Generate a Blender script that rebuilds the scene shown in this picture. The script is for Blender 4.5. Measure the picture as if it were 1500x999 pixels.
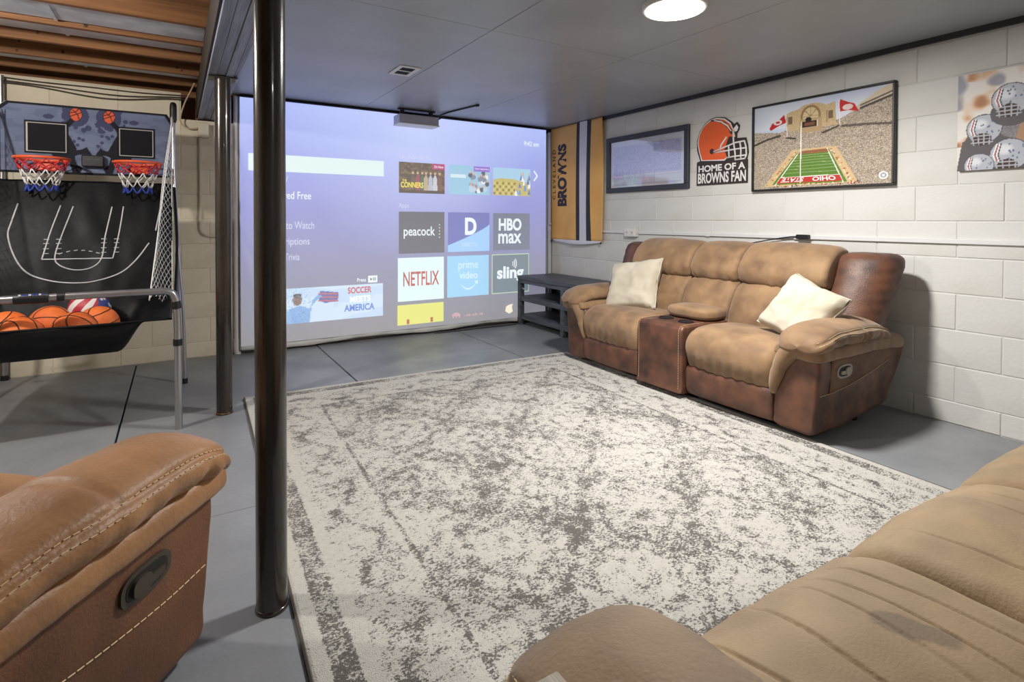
import bpy, bmesh, math, random
import numpy as np
from mathutils import Vector, Matrix, noise

random.seed(7)
np.random.seed(7)
for o in list(bpy.data.objects):
    bpy.data.objects.remove(o, do_unlink=True)
scene = bpy.context.scene
C = scene.collection
PI = math.pi

# ------------------------------------------------------------ camera, view, world
F_PX = 798.4
cam_d = bpy.data.cameras.new('camera')
cam_d.sensor_width = 36.0
cam_d.lens = F_PX / 1500.0 * 36.0
cam_d.shift_y = (336.17 - 499.5) / 1500.0
cam_d.clip_start = 0.02
cam = bpy.data.objects.new('camera', cam_d)
C.objects.link(cam)
yaw, pitch, roll = math.radians(31.652), math.radians(0.943), math.radians(0.162)
fw = Vector((math.sin(yaw) * math.cos(pitch), math.cos(yaw) * math.cos(pitch), -math.sin(pitch)))
rt = Vector((math.cos(yaw), -math.sin(yaw), 0))
up = rt.cross(fw)
r2 = rt * math.cos(roll) + up * math.sin(roll)
u2 = -rt * math.sin(roll) + up * math.cos(roll)
m = Matrix((r2, u2, -fw)).transposed().to_4x4()
m.translation = Vector((0, 0, 1.136))
cam.matrix_world = m
scene.camera = cam

scene.view_settings.view_transform = 'Standard'
scene.view_settings.look = 'None'
scene.view_settings.gamma = 1.0
scene.view_settings.use_curve_mapping = False
scene.view_settings.exposure = 0.0

world = bpy.data.worlds.new('world')
scene.world = world
world.use_nodes = True
world.node_tree.nodes['Background'].inputs[0].default_value = (1, 1, 1, 1)
world.node_tree.nodes['Background'].inputs[1].default_value = 0.03

LAMP_MAIN, LAMP_REAR, BULB_LEFT = 86.0, 12.0, 120.0   # watts of the ceiling lamps and the added fill bulb (built below)

# ------------------------------------------------------------ dimensions
XR, YB, ZC = 3.710, 5.171, 2.192          # right wall, back wall, ceiling
XL, YF = -3.2, -2.6                        # left wall and wall behind the camera
BK = 0.2032                                # block course
ZB = 0.1223                                # top of the cut bottom course
YA = 1.0807                                # a vertical joint on the right wall

# ------------------------------------------------------------ helpers: colour, materials
def lin(c):
    out = []
    for v in c[:3]:
        v = v / 255.0
        out.append(v / 12.92 if v <= 0.04045 else ((v + 0.055) / 1.055) ** 2.4)
    return (out[0], out[1], out[2], 1.0)

def mat(name, col, rough=0.6, metal=0.0, col2=None, vscale=6.0, vlo=0.35, vhi=0.65, bump=0.0, bscale=80.0,
        coat=0.0, emit=None, estr=1.0, spec=0.5, sheen=0.0, stretch=None, detail=4.0, rvar=0.0):
    m = bpy.data.materials.new(name)
    m.use_nodes = True
    nt = m.node_tree
    b = nt.nodes['Principled BSDF']
    b.inputs['Base Color'].default_value = lin(col)
    b.inputs['Roughness'].default_value = rough
    b.inputs['Metallic'].default_value = metal
    b.inputs['Specular IOR Level'].default_value = spec
    b.inputs['Coat Weight'].default_value = coat
    b.inputs['Sheen Weight'].default_value = sheen
    if emit:
        b.inputs['Emission Color'].default_value = lin(emit)
        b.inputs['Emission Strength'].default_value = estr
    vec = None
    if col2 or bump or rvar:
        tc = nt.nodes.new('ShaderNodeTexCoord')
        mp = nt.nodes.new('ShaderNodeMapping')
        nt.links.new(tc.outputs['Object'], mp.inputs['Vector'])
        if stretch:
            mp.inputs['Scale'].default_value = stretch
        vec = mp.outputs['Vector']
    if col2 or rvar:
        n = nt.nodes.new('ShaderNodeTexNoise')
        n.inputs['Scale'].default_value = vscale
        n.inputs['Detail'].default_value = detail
        nt.links.new(vec, n.inputs['Vector'])
        mr = nt.nodes.new('ShaderNodeMapRange')
        mr.inputs['From Min'].default_value = vlo
        mr.inputs['From Max'].default_value = vhi
        nt.links.new(n.outputs['Fac'], mr.inputs['Value'])
        if col2:
            mx = nt.nodes.new('ShaderNodeMix')
            mx.data_type = 'RGBA'
            mx.inputs[6].default_value = lin(col)
            mx.inputs[7].default_value = lin(col2)
            nt.links.new(mr.outputs['Result'], mx.inputs[0])
            nt.links.new(mx.outputs[2], b.inputs['Base Color'])
        if rvar:
            ma = nt.nodes.new('ShaderNodeMath')
            ma.operation = 'MULTIPLY_ADD'
            ma.inputs[1].default_value = rvar
            ma.inputs[2].default_value = rough
            nt.links.new(mr.outputs['Result'], ma.inputs[0])
            nt.links.new(ma.outputs[0], b.inputs['Roughness'])
    if bump:
        n2 = nt.nodes.new('ShaderNodeTexNoise')
        n2.inputs['Scale'].default_value = bscale
        n2.inputs['Detail'].default_value = 5
        nt.links.new(vec, n2.inputs['Vector'])
        bp = nt.nodes.new('ShaderNodeBump')
        bp.inputs['Strength'].default_value = bump
        bp.inputs['Distance'].default_value = 0.01
        nt.links.new(n2.outputs['Fac'], bp.inputs['Height'])
        nt.links.new(bp.outputs['Normal'], b.inputs['Normal'])
    return m

def print_mat(name, rough=0.5, emission=0.0, base=1.0, coat=0.0):
    """material that shows the colours stored on a print's vertices"""
    m = bpy.data.materials.new(name)
    m.use_nodes = True
    nt = m.node_tree
    b = nt.nodes['Principled BSDF']
    a = nt.nodes.new('ShaderNodeAttribute')
    a.attribute_name = 'ink'
    b.inputs['Roughness'].default_value = rough
    b.inputs['Coat Weight'].default_value = coat
    b.inputs['Specular IOR Level'].default_value = .2
    if emission:
        b.inputs['Base Color'].default_value = (base, base, base, 1)
        nt.links.new(a.outputs['Color'], b.inputs['Emission Color'])
        b.inputs['Emission Strength'].default_value = emission
    else:
        nt.links.new(a.outputs['Color'], b.inputs['Base Color'])
    return m

# ------------------------------------------------------------ helpers: objects
ORG = {}

def tag(o, label=None, cat=None, group=None, kind=None):
    if label: o['label'] = label
    if cat: o['category'] = cat
    if group: o['group'] = group
    if kind: o['kind'] = kind
    return o

def thing(name, label, cat, loc=(0, 0, 0), rz=0.0, group=None):
    o = bpy.data.objects.new(name, None)
    o.empty_display_size = 0.1
    C.objects.link(o)
    o.location = loc
    o.rotation_euler = (0, 0, rz)
    ORG[o.name] = Vector(loc) if rz == 0.0 else Vector((0, 0, 0))
    return tag(o, label, cat, group)

class MB:
    """collects shapes, then becomes one mesh object"""
    def __init__(s):
        s.v = []; s.f = []
    def add(s, v, f):
        k = len(s.v)
        s.v += [tuple(p) for p in v]
        s.f += [tuple(i + k for i in q) for q in f]
        return s
    def box(s, x0, y0, z0, x1, y1, z1, b=0.0, seg=1):
        bm = bmesh.new()
        bmesh.ops.create_cube(bm, size=1.0)
        for v in bm.verts:
            v.co = Vector(((x0 + x1) / 2 + v.co.x * (x1 - x0), (y0 + y1) / 2 + v.co.y * (y1 - y0), (z0 + z1) / 2 + v.co.z * (z1 - z0)))
        if b > 0:
            bmesh.ops.bevel(bm, geom=list(bm.edges), offset=b, segments=seg, affect='EDGES', profile=0.5)
        bm.verts.index_update()
        s.add([v.co for v in bm.verts], [[v.index for v in f.verts] for f in bm.faces])
        bm.free()
        return s
    def tube(s, pts, r, seg=8, closed=False, cap=True):
        pts = [Vector(p) for p in pts]
        n = len(pts)
        rs = r if isinstance(r, (list, tuple)) else [r] * n
        vs = []; fs = []
        prev = None
        for i, p in enumerate(pts):
            a = pts[(i - 1) % n] if (closed or i > 0) else p
            b = pts[(i + 1) % n] if (closed or i < n - 1) else p
            t = (b - a)
            t = t.normalized() if t.length > 1e-9 else Vector((0, 0, 1))
            if prev is None:
                h = Vector((0, 0, 1)) if abs(t.z) < 0.9 else Vector((1, 0, 0))
                nn = (h - t * h.dot(t)).normalized()
            else:
                nn = prev - t * prev.dot(t)
                nn = nn.normalized() if nn.length > 1e-6 else prev
            prev = nn
            bb = t.cross(nn)
            for k in range(seg):
                an = 2 * PI * k / seg
                vs.append(p + (nn * math.cos(an) + bb * math.sin(an)) * rs[i])
        m = n if closed else n - 1
        for i in range(m):
            j = (i + 1) % n
            for k in range(seg):
                l = (k + 1) % seg
                fs.append((i * seg + k, i * seg + l, j * seg + l, j * seg + k))
        if cap and not closed:
            fs.append(tuple(range(seg))[::-1])
            fs.append(tuple((n - 1) * seg + k for k in range(seg)))
        return s.add(vs, fs)
    def lathe(s, c, prof, seg=32):
        """prof: list of (radius, height) around the vertical through c"""
        vs = []; fs = []
        for r, h in prof:
            for k in range(seg):
                an = 2 * PI * k / seg
                vs.append((c[0] + r * math.cos(an), c[1] + r * math.sin(an), c[2] + h))
        for i in range(len(prof) - 1):
            for k in range(seg):
                l = (k + 1) % seg
                fs.append((i * seg + k, i * seg + l, (i + 1) * seg + l, (i + 1) * seg + k))
        fs.append(tuple(range(seg))[::-1])
        fs.append(tuple((len(prof) - 1) * seg + k for k in range(seg)))
        return s.add(vs, fs)
    def grid(s, fn, nu, nv):
        vs = [fn(i / nu, j / nv) for j in range(nv + 1) for i in range(nu + 1)]
        fs = [(j * (nu + 1) + i, j * (nu + 1) + i + 1, (j + 1) * (nu + 1) + i + 1, (j + 1) * (nu + 1) + i) for j in range(nv) for i in range(nu)]
        return s.add(vs, fs)
    def sphere(s, c, r, seg=24, rings=14):
        vs = [(c[0], c[1], c[2] + r)]
        for j in range(1, rings):
            a = PI * j / rings
            for i in range(seg):
                b = 2 * PI * i / seg
                vs.append((c[0] + r * math.sin(a) * math.cos(b), c[1] + r * math.sin(a) * math.sin(b), c[2] + r * math.cos(a)))
        vs.append((c[0], c[1], c[2] - r))
        fs = [(0, 1 + i, 1 + (i + 1) % seg) for i in range(seg)]
        for j in range(rings - 2):
            for i in range(seg):
                k = (i + 1) % seg
                fs.append((1 + j * seg + i, 1 + (j + 1) * seg + i, 1 + (j + 1) * seg + k, 1 + j * seg + k))
        e = len(vs) - 1
        fs += [(e, 1 + (rings - 2) * seg + (i + 1) % seg, 1 + (rings - 2) * seg + i) for i in range(seg)]
        return s.add(vs, fs)
    def prism(s, poly, fn, t):
        """polygon in (u,v) extruded by t along the plane's third axis; fn(u,v,w) -> point"""
        n = len(poly)
        vs = [fn(u, v, 0) for u, v in poly] + [fn(u, v, t) for u, v in poly]
        fs = [tuple(range(n)), tuple(range(2 * n - 1, n - 1, -1))]
        for i in range(n):
            j = (i + 1) % n
            fs.append((i, i + n, j + n, j))
        return s.add(vs, fs)
    def build(s, name, material, parent=None, smooth=False, fix=True, thick=0.0, sub=0, auto=None):
        me = bpy.data.meshes.new(name)
        if parent is not None:
            org = ORG[parent.name]
        else:
            a = np.array(s.v)
            lo, hi = a.min(0), a.max(0)
            org = Vector(((lo[0] + hi[0]) / 2, (lo[1] + hi[1]) / 2, lo[2]))
        vs = [(p[0] - org[0], p[1] - org[1], p[2] - org[2]) for p in s.v]
        me.from_pydata(vs, [], s.f)
        if fix:
            bm = bmesh.new()
            bm.from_mesh(me)
            bmesh.ops.recalc_face_normals(bm, faces=bm.faces)
            bm.to_mesh(me)
            bm.free()
        me.materials.append(material)
        o = bpy.data.objects.new(name, me)
        C.objects.link(o)
        ORG[o.name] = org
        if parent is not None:
            o.parent = parent
        else:
            o.location = org
        if smooth:
            for p in me.polygons: p.use_smooth = True
            if auto:
                try:
                    me.set_sharp_from_angle(angle=math.radians(auto))
                except Exception:
                    pass
        if thick:
            md = o.modifiers.new('thickness', 'SOLIDIFY'); md.thickness = thick; md.offset = 0
        if sub:
            md = o.modifiers.new('smooth', 'SUBSURF'); md.levels = sub; md.render_levels = sub
        return o

def catmull(pts, n, closed=True):
    pts = [Vector(p) for p in pts]
    k = len(pts)
    out = []
    segs = k if closed else k - 1
    for i in range(n):
        t = i / n * segs if closed else i / (n - 1) * segs
        j = min(int(t), segs - 1)
        t -= j
        g = (lambda q: pts[q % k]) if closed else (lambda q: pts[max(0, min(k - 1, q))])
        p0, p1, p2, p3 = g(j - 1), g(j), g(j + 1), g(j + 2)
        out.append(0.5 * ((2 * p1) + (p2 - p0) * t + (2 * p0 - 5 * p1 + 4 * p2 - p3) * t * t + (3 * p1 - p0 - 3 * p2 + p3) * t ** 3))
    return out

AX = {'x': lambda a, p: Vector((a, p[0], p[1])), 'y': lambda a, p: Vector((p[0], a, p[1])), 'z': lambda a, p: Vector((p[0], p[1], a))}

def sweep(prof, a0, a1, R=0.05, na=24, npf=40, axis='x', post=None, disp=None, er=5, only=None):
    """soft upholstery: a closed profile drawn along an axis with rounded ends"""
    pf = catmull([(p[0], p[1], 0) for p in prof], npf)
    c = sum(pf, Vector((0, 0, 0))) / npf
    nrm = []
    for i in range(npf):
        t = pf[(i + 1) % npf] - pf[i - 1]
        q = Vector((t.y, -t.x, 0)).normalized()
        if q.dot(pf[i] - c) < 0: q = -q
        nrm.append(q)
    st = [(a0 + R * (1 - math.cos(PI / 2 * k / er)), R * (1 - math.sin(PI / 2 * k / er))) for k in range(er)]
    mid = [(a0 + R + (a1 - a0 - 2 * R) * k / na, 0.0) for k in range(na + 1)]
    en = [(a0 + a1 - a, ins) for a, ins in reversed(st)]
    rings = st + mid + en
    vs = []; fs = []
    for a, ins in rings:
        tn = (2 * (a - a0) / (a1 - a0) - 1)
        for i in range(npf):
            d = (pf[i] - c)
            L = d.length
            p = c + d * max(0.12, 1 - ins / L)
            if disp:
                p = p + nrm[i] * disp(tn, i / npf, AX[axis](a, p), ins)
            q = AX[axis](a, p)
            vs.append(post(q) if post else q)
    nr = len(rings)
    for j in range(nr - 1):
        for i in range(npf):
            k = (i + 1) % npf
            fs.append((j * npf + i, j * npf + k, (j + 1) * npf + k, (j + 1) * npf + i))
    for j in (0, nr - 1):
        cc = sum((Vector(vs[j * npf + i]) for i in range(npf)), Vector((0, 0, 0))) / npf
        vs.append(cc)
        e = len(vs) - 1
        for i in range(npf):
            fs.append((e, j * npf + i, j * npf + (i + 1) % npf))
    mb = MB()
    mb.add(vs, fs)
    mb.rings = [vs[j * npf:(j + 1) * npf] for j in range(nr)]
    return mb

def soft(c, h, n=4.0, seg=10, post=None):
    """rounded box (superellipsoid) with centre c and half sizes h"""
    vs = {}; order = []; fs = []
    def key(p): return (round(p[0], 5), round(p[1], 5), round(p[2], 5))
    def vid(p):
        k = key(p)
        if k not in vs:
            vs[k] = len(order)
            L = (abs(p[0]) ** n + abs(p[1]) ** n + abs(p[2]) ** n) ** (1.0 / n)
            q = Vector((c[0] + h[0] * p[0] / L, c[1] + h[1] * p[1] / L, c[2] + h[2] * p[2] / L))
            order.append(post(q) if post else q)
        return vs[k]
    w = lambda i: math.sin((i / seg * 2 - 1) * PI / 2 * 0.9) / math.sin(PI / 2 * 0.9)
    for ax in range(3):
        for sg in (-1, 1):
            for i in range(seg):
                for j in range(seg):
                    q = []
                    for (a, b) in ((i, j), (i + 1, j), (i + 1, j + 1), (i, j + 1)):
                        p = [0, 0, 0]
                        p[ax] = sg; p[(ax + 1) % 3] = w(a); p[(ax + 2) % 3] = w(b)
                        q.append(vid(p))
                    fs.append(tuple(q))
    return MB().add(order, fs)

def stitches(path, r=0.0012, dash=0.011, gap=0.005, mb=None, seg=5):
    """short thread dashes along a polyline"""
    mb = mb or MB()
    pts = [Vector(p) for p in path]
    L = [0.0]
    for a, b in zip(pts, pts[1:]): L.append(L[-1] + (b - a).length)
    def at(d):
        for i in range(len(pts) - 1):
            if d <= L[i + 1]:
                t = (d - L[i]) / max(1e-9, L[i + 1] - L[i])
                return pts[i].lerp(pts[i + 1], t)
        return pts[-1]
    d = 0.0
    while d + dash < L[-1]:
        mb.tube([at(d), at(d + dash / 2), at(d + dash)], r, seg=seg)
        d += dash + gap
    return mb

def copy_tree(o, parent=None):
    c = o.copy()
    C.objects.link(c)
    c.parent = parent
    ORG[c.name] = ORG.get(o.name, Vector((0, 0, 0)))
    for ch in list(o.children):
        copy_tree(ch, c)
    return c

# planes for prints and lettering: (u, v, w) -> world; u to the viewer's right, v up, w towards the viewer
def plane_back(y):  return lambda u, v, w=0.0: Vector((u, y - w, v))
def plane_right(x): return lambda u, v, w=0.0: Vector((x - w, -u, v))

def text(s, rect, plane, material, parent, w=0.0, bold=0.0, rot=False, fit='both', name='lettering', sub=None):
    """lettering fitted to rect (u0,v0,u1,v1); rot turns it to read upwards"""
    cu = bpy.data.curves.new('type', 'FONT')
    cu.body = s
    cu.offset = bold
    cu.resolution_u = 4
    t = bpy.data.objects.new('type', cu)
    C.objects.link(t)
    bpy.context.view_layer.update()
    me = bpy.data.meshes.new_from_object(t)
    bpy.data.objects.remove(t, do_unlink=True)
    a = np.array([v.co[:] for v in me.vertices])
    lo, hi = a.min(0), a.max(0)
    u0, v0, u1, v1 = rect
    org = ORG[parent.name]
    for v in me.vertices:
        p = (v.co.x - lo[0]) / (hi[0] - lo[0]); q = (v.co.y - lo[1]) / (hi[1] - lo[1])
        if rot: p, q = 1 - q, p
        if fit == 'height':
            k = (v1 - v0) / (hi[1] - lo[1])
            pos = plane(u0 + (v.co.x - lo[0]) * k, v0 + (v1 - v0) * q, w)
        elif fit == 'right':
            k = (v1 - v0) / (hi[1] - lo[1])
            pos = plane(u1 - (hi[0] - v.co.x) * k, v0 + (v1 - v0) * q, w)
        else:
            pos = plane(u0 + (u1 - u0) * p, v0 + (v1 - v0) * q, w)
        v.co = pos - org
    me.materials.append(material)
    me.name = name
    o = bpy.data.objects.new(name, me)
    C.objects.link(o)
    o.parent = parent
    ORG[o.name] = org
    return o

def decal(poly, plane, material, parent, w=0.0, name='print'):
    mb = MB()
    mb.add([plane(u, v, w) for u, v in poly], [tuple(range(len(poly)))])
    return mb.build(name, material, parent, fix=False)

def rect(u0, v0, u1, v1): return [(u0, v0), (u1, v0), (u1, v1), (u0, v1)]

def arc(cx, cy, rx, ry, a0, a1, n=24):
    return [(cx + rx * math.cos(math.radians(a0 + (a1 - a0) * i / n)), cy + ry * math.sin(math.radians(a0 + (a1 - a0) * i / n))) for i in range(n + 1)]

class Canvas:
    """a printed picture: colours painted on a fine grid of vertices. Coordinates 0..1, v up"""
    def __init__(s, w, h, col):
        s.w, s.h = w, h
        s.a = np.zeros((h, w, 3)) + np.array(col, float)
        s.U, s.V = np.meshgrid((np.arange(w) + .5) / w, (np.arange(h) + .5) / h)
    def put(s, mask, col, k=1.0):
        m = (mask.astype(float) * k)[..., None]
        s.a = s.a * (1 - m) + np.array(col, float) * m
    def poly(s, pts, col, k=1.0, speck=None, cols=None):
        m = np.zeros(s.U.shape, bool)
        n = len(pts)
        for i in range(n):
            x0, y0 = pts[i]; x1, y1 = pts[(i + 1) % n]
            c = ((y0 > s.V) != (y1 > s.V))
            with np.errstate(divide='ignore', invalid='ignore'):
                xi = (x1 - x0) * (s.V - y0) / ((y1 - y0) if y1 != y0 else 1e-9) + x0
            m ^= c & (s.U < xi)
        s.put(m, col, k)
        return m
    def rect(s, u0, v0, u1, v1, col, k=1.0):
        m = (s.U >= u0) & (s.U <= u1) & (s.V >= v0) & (s.V <= v1)
        s.put(m, col, k); return m
    def ell(s, cu, cv, ru, rv, col, k=1.0, soft=0.0):
        d = ((s.U - cu) / ru) ** 2 + ((s.V - cv) / rv) ** 2
        if soft:
            s.put(np.clip((1 - d) / soft, 0, 1), col, k)
        else:
            s.put(d <= 1, col, k)
        return d <= 1
    def line(s, pts, wd, col, k=1.0, asp=1.0):
        for (x0, y0), (x1, y1) in zip(pts, pts[1:]):
            dx, dy = x1 - x0, (y1 - y0) * asp
            L = dx * dx + dy * dy + 1e-12
            t = np.clip(((s.U - x0) * dx + (s.V - y0) * asp * dy) / L, 0, 1)
            d = np.hypot(s.U - x0 - t * dx, (s.V - y0) * asp - t * dy)
            s.put(d <= wd, col, k)
    def specks(s, mask, cols, p):
        r = np.random.rand(*s.U.shape)
        idx = np.random.randint(0, len(cols), s.U.shape)
        for i, c in enumerate(cols):
            s.put(mask & (r < p) & (idx == i), c, 0.85)
    def cloud(s, n, seed=0):
        """smooth noise 0..1 with n cells across"""
        rs = np.random.RandomState(seed)
        g = rs.rand(n + 2, n + 2)
        x = s.U * n; y = s.V * n
        i = x.astype(int); j = y.astype(int)
        fx = x - i; fy = y - j
        fx = fx * fx * (3 - 2 * fx); fy = fy * fy * (3 - 2 * fy)
        return (g[j, i] * (1 - fx) + g[j, i + 1] * fx) * (1 - fy) + (g[j + 1, i] * (1 - fx) + g[j + 1, i + 1] * fx) * fy
    def build(s, name, rc, plane, material, parent, w=0.0):
        u0, v0, u1, v1 = rc
        org = ORG[parent.name]
        W, H = s.w, s.h
        us = np.linspace(u0, u1, W); vs_ = np.linspace(v0, v1, H)
        vs = [tuple(plane(u, v, w) - org) for v in vs_ for u in us]
        fs = [(j * W + i, j * W + i + 1, (j + 1) * W + i + 1, (j + 1) * W + i) for j in range(H - 1) for i in range(W - 1)]
        me = bpy.data.meshes.new(name)
        me.from_pydata(vs, [], fs)
        c = np.clip(s.a / 255.0, 0, 1)
        c = np.where(c <= 0.04045, c / 12.92, ((c + 0.055) / 1.055) ** 2.4).reshape(-1, 3)
        at = me.color_attributes.new('ink', 'FLOAT_COLOR', 'POINT')
        at.data.foreach_set('color', np.hstack([c, np.ones((len(c), 1))]).astype(np.float32).ravel())
        me.materials.append(material)
        o = bpy.data.objects.new(name, me)
        C.objects.link(o)
        o.parent = parent
        ORG[o.name] = org
        return o

# ------------------------------------------------------------ materials
M = {}
M['block_white'] = mat('white painted block', (210, 209, 205), 0.75, col2=(198, 196, 189), vscale=3.0, vlo=.45, vhi=.75, bump=.16, bscale=55)
M['block_cream'] = mat('cream painted block', (226, 216, 196), 0.8, col2=(208, 196, 172), vscale=3.0, vlo=.45, vhi=.75, bump=.2, bscale=55)
M['mortar_white'] = mat('painted mortar', (206, 205, 201), 0.8, bump=.3, bscale=90)
M['mortar_cream'] = mat('painted mortar cream', (214, 204, 184), 0.85, bump=.3, bscale=90)
M['floor'] = mat('grey floor paint', (136, 138, 141), 0.34, col2=(121, 123, 127), vscale=2.2, bump=.12, bscale=45, rvar=.14, spec=.4)
M['joint'] = mat('floor joint', (30, 30, 32), 0.9)
M['ceiling'] = mat('dark grey ceiling paint', (168, 172, 178), 0.36, col2=(154, 158, 164), vscale=1.5, bump=.08, bscale=25, spec=.35)
M['ceiling_gap'] = mat('ceiling seam', (48, 48, 50), 0.9)
M['trim'] = mat('dark trim paint', (46, 45, 50), 0.45)
M['wood_joist'] = mat('joist timber', (140, 95, 57), 0.75, col2=(106, 69, 40), vscale=5, stretch=(.25, 3, 6), bump=.2, bscale=30)
M['wood_joist_edge'] = M['wood_joist']
M['subfloor'] = mat('subfloor boards', (120, 85, 52), 0.85, col2=(90, 60, 36), vscale=3, stretch=(4, .4, 1))
M['galv'] = mat('galvanised sheet metal', (222, 228, 240), 0.4, metal=.3, col2=(190, 197, 212), vscale=8)
M['beam'] = mat('slate painted beam', (150, 158, 178), 0.45, col2=(112, 119, 138), vscale=6, stretch=(4, .3, 2), bump=.25, bscale=30)
M['steel_black'] = mat('black gloss steel', (38, 34, 32), 0.22, col2=(52, 45, 40), vscale=9, stretch=(1, 1, .3), bump=.08, bscale=35, coat=.4)
M['rust'] = mat('rusty plate', (120, 92, 62), 0.85, col2=(50, 40, 34), vscale=40)
M['pvc'] = mat('white pipe', (214, 214, 214), 0.4)
M['cream_box'] = mat('painted steel box', (205, 196, 178), 0.5)
M['cable_beige'] = mat('beige cable', (190, 170, 140), 0.6)
M['cable_black'] = mat('black cable', (25, 25, 27), 0.5)
M['cable_grey'] = mat('old grey wire', (70, 60, 52), 0.7)
M['white_plastic'] = mat('white plastic', (222, 220, 214), 0.4)
M['black_plastic'] = mat('black plastic', (26, 26, 28), 0.4)
M['suede'] = mat('tan suede upholstery', (147, 116, 82), 0.72, col2=(106, 79, 54), vscale=6.5, vlo=.36, vhi=.70, bump=.16, bscale=170, sheen=.25, detail=6)
M['suede_sofa'] = mat('olive tan suede', (154, 129, 93), 0.72, col2=(124, 101, 70), vscale=6, vlo=.36, vhi=.72, bump=.16, bscale=170, sheen=.25, detail=6)
M['suede_brown'] = mat('brown suede upholstery', (136, 110, 78), 0.72, col2=(98, 75, 51), vscale=5, vlo=.38, vhi=.7, bump=.2, bscale=110, sheen=.25, detail=6)
M['suede_side'] = mat('worn brown side panel', (118, 86, 62), 0.65, col2=(92, 62, 44), vscale=6, bump=.2, bscale=120, detail=6)
M['leather'] = mat('dark brown panel leather', (108, 70, 52), 0.42, col2=(62, 42, 34), vscale=9, vlo=.36, vhi=.70, bump=.22, bscale=160, detail=7, rvar=.15)
M['suede_chair'] = mat('caramel leather', (160, 116, 74), 0.5, col2=(120, 80, 46), vscale=4.5, vlo=.38, vhi=.72, bump=.2, bscale=90, sheen=.1, detail=6)
M['leather_chair'] = mat('brown side panel leather', (116, 76, 50), 0.55, col2=(84, 53, 34), vscale=5, vlo=.35, vhi=.7, bump=.25, bscale=150, detail=7)
M['thread'] = mat('pale thread', (205, 180, 140), 0.7)
M['seam'] = mat('dark seam', (62, 38, 24), 0.8)
M['lever_plate'] = mat('bronze lever plate', (66, 58, 50), 0.4, metal=.3)
M['lever_dark'] = mat('lever recess', (20, 18, 17), 0.6)
M['pillow'] = mat('cream pillow cloth', (194, 186, 169), 0.85, col2=(180, 171, 151), vscale=6, bump=.25, bscale=220, sheen=.2)
M['stand'] = mat('charcoal stained wood', (86, 89, 97), 0.5, col2=(62, 64, 70), vscale=7, stretch=(6, .6, 6), bump=.2, bscale=60)
M['table_wood'] = mat('grey washed wood', (168, 160, 146), 0.6, col2=(140, 130, 116), vscale=9, stretch=(8, .5, 8), bump=.15, bscale=60)
M['chrome_tube'] = mat('silver tube', (176, 176, 180), 0.28, metal=.85)
M['fabric_black'] = mat('black game fabric', (17, 18, 21), 0.5, col2=(11, 12, 14), vscale=6, bump=.35, bscale=10, spec=.18)
M['white_line'] = mat('white printed line', (205, 205, 210), 0.6)
M['ball'] = mat('orange basketball', (232, 118, 50), 0.5, col2=(218, 100, 40), vscale=8, bump=.4, bscale=260)
M['ball_seam'] = mat('black ball seam', (24, 20, 18), 0.6)
M['rim'] = mat('orange rim paint', (224, 92, 50), 0.4)
M['net_red'] = mat('red net cord', (200, 48, 56), 0.7)
M['net_white'] = mat('white net cord', (226, 226, 226), 0.7)
M['net_blue'] = mat('blue net cord', (44, 68, 160), 0.7)
M['frame_black'] = mat('black picture frame', (34, 33, 34), 0.4)
M['frame_slate'] = mat('slate picture frame', (52, 54, 62), 0.45)
M['matboard'] = mat('pale mat board', (224, 225, 238), 0.8)
M['flag_orange'] = mat('orange flag cloth', (234, 182, 108), 0.75, col2=(226, 170, 94), vscale=4, bump=.1, bscale=200)
M['flag_dark'] = mat('dark flag print', (52, 50, 58), 0.75)
M['flag_white'] = mat('white flag print', (216, 216, 224), 0.75)
M['sign_brown'] = mat('dark brown sign', (54, 42, 40), 0.5)
M['sign_orange'] = mat('orange sign', (226, 96, 42), 0.45)
M['sign_white'] = mat('white sign', (228, 226, 224), 0.5)
M['sign_grey'] = mat('grey sign', (150, 152, 160), 0.5)
M['print'] = print_mat('printed picture', 0.55)
M['print_gloss'] = print_mat('printed board', 0.75)
M['canvas_edge'] = mat('canvas edge', (120, 112, 104), 0.8)
M['sheet'] = mat('white screen cloth', (216, 214, 210), 0.85, bump=.15, bscale=6)
M['glow'] = mat('lamp diffuser', (255, 255, 255), 0.4, emit=(255, 246, 228), estr=9.0)

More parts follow.
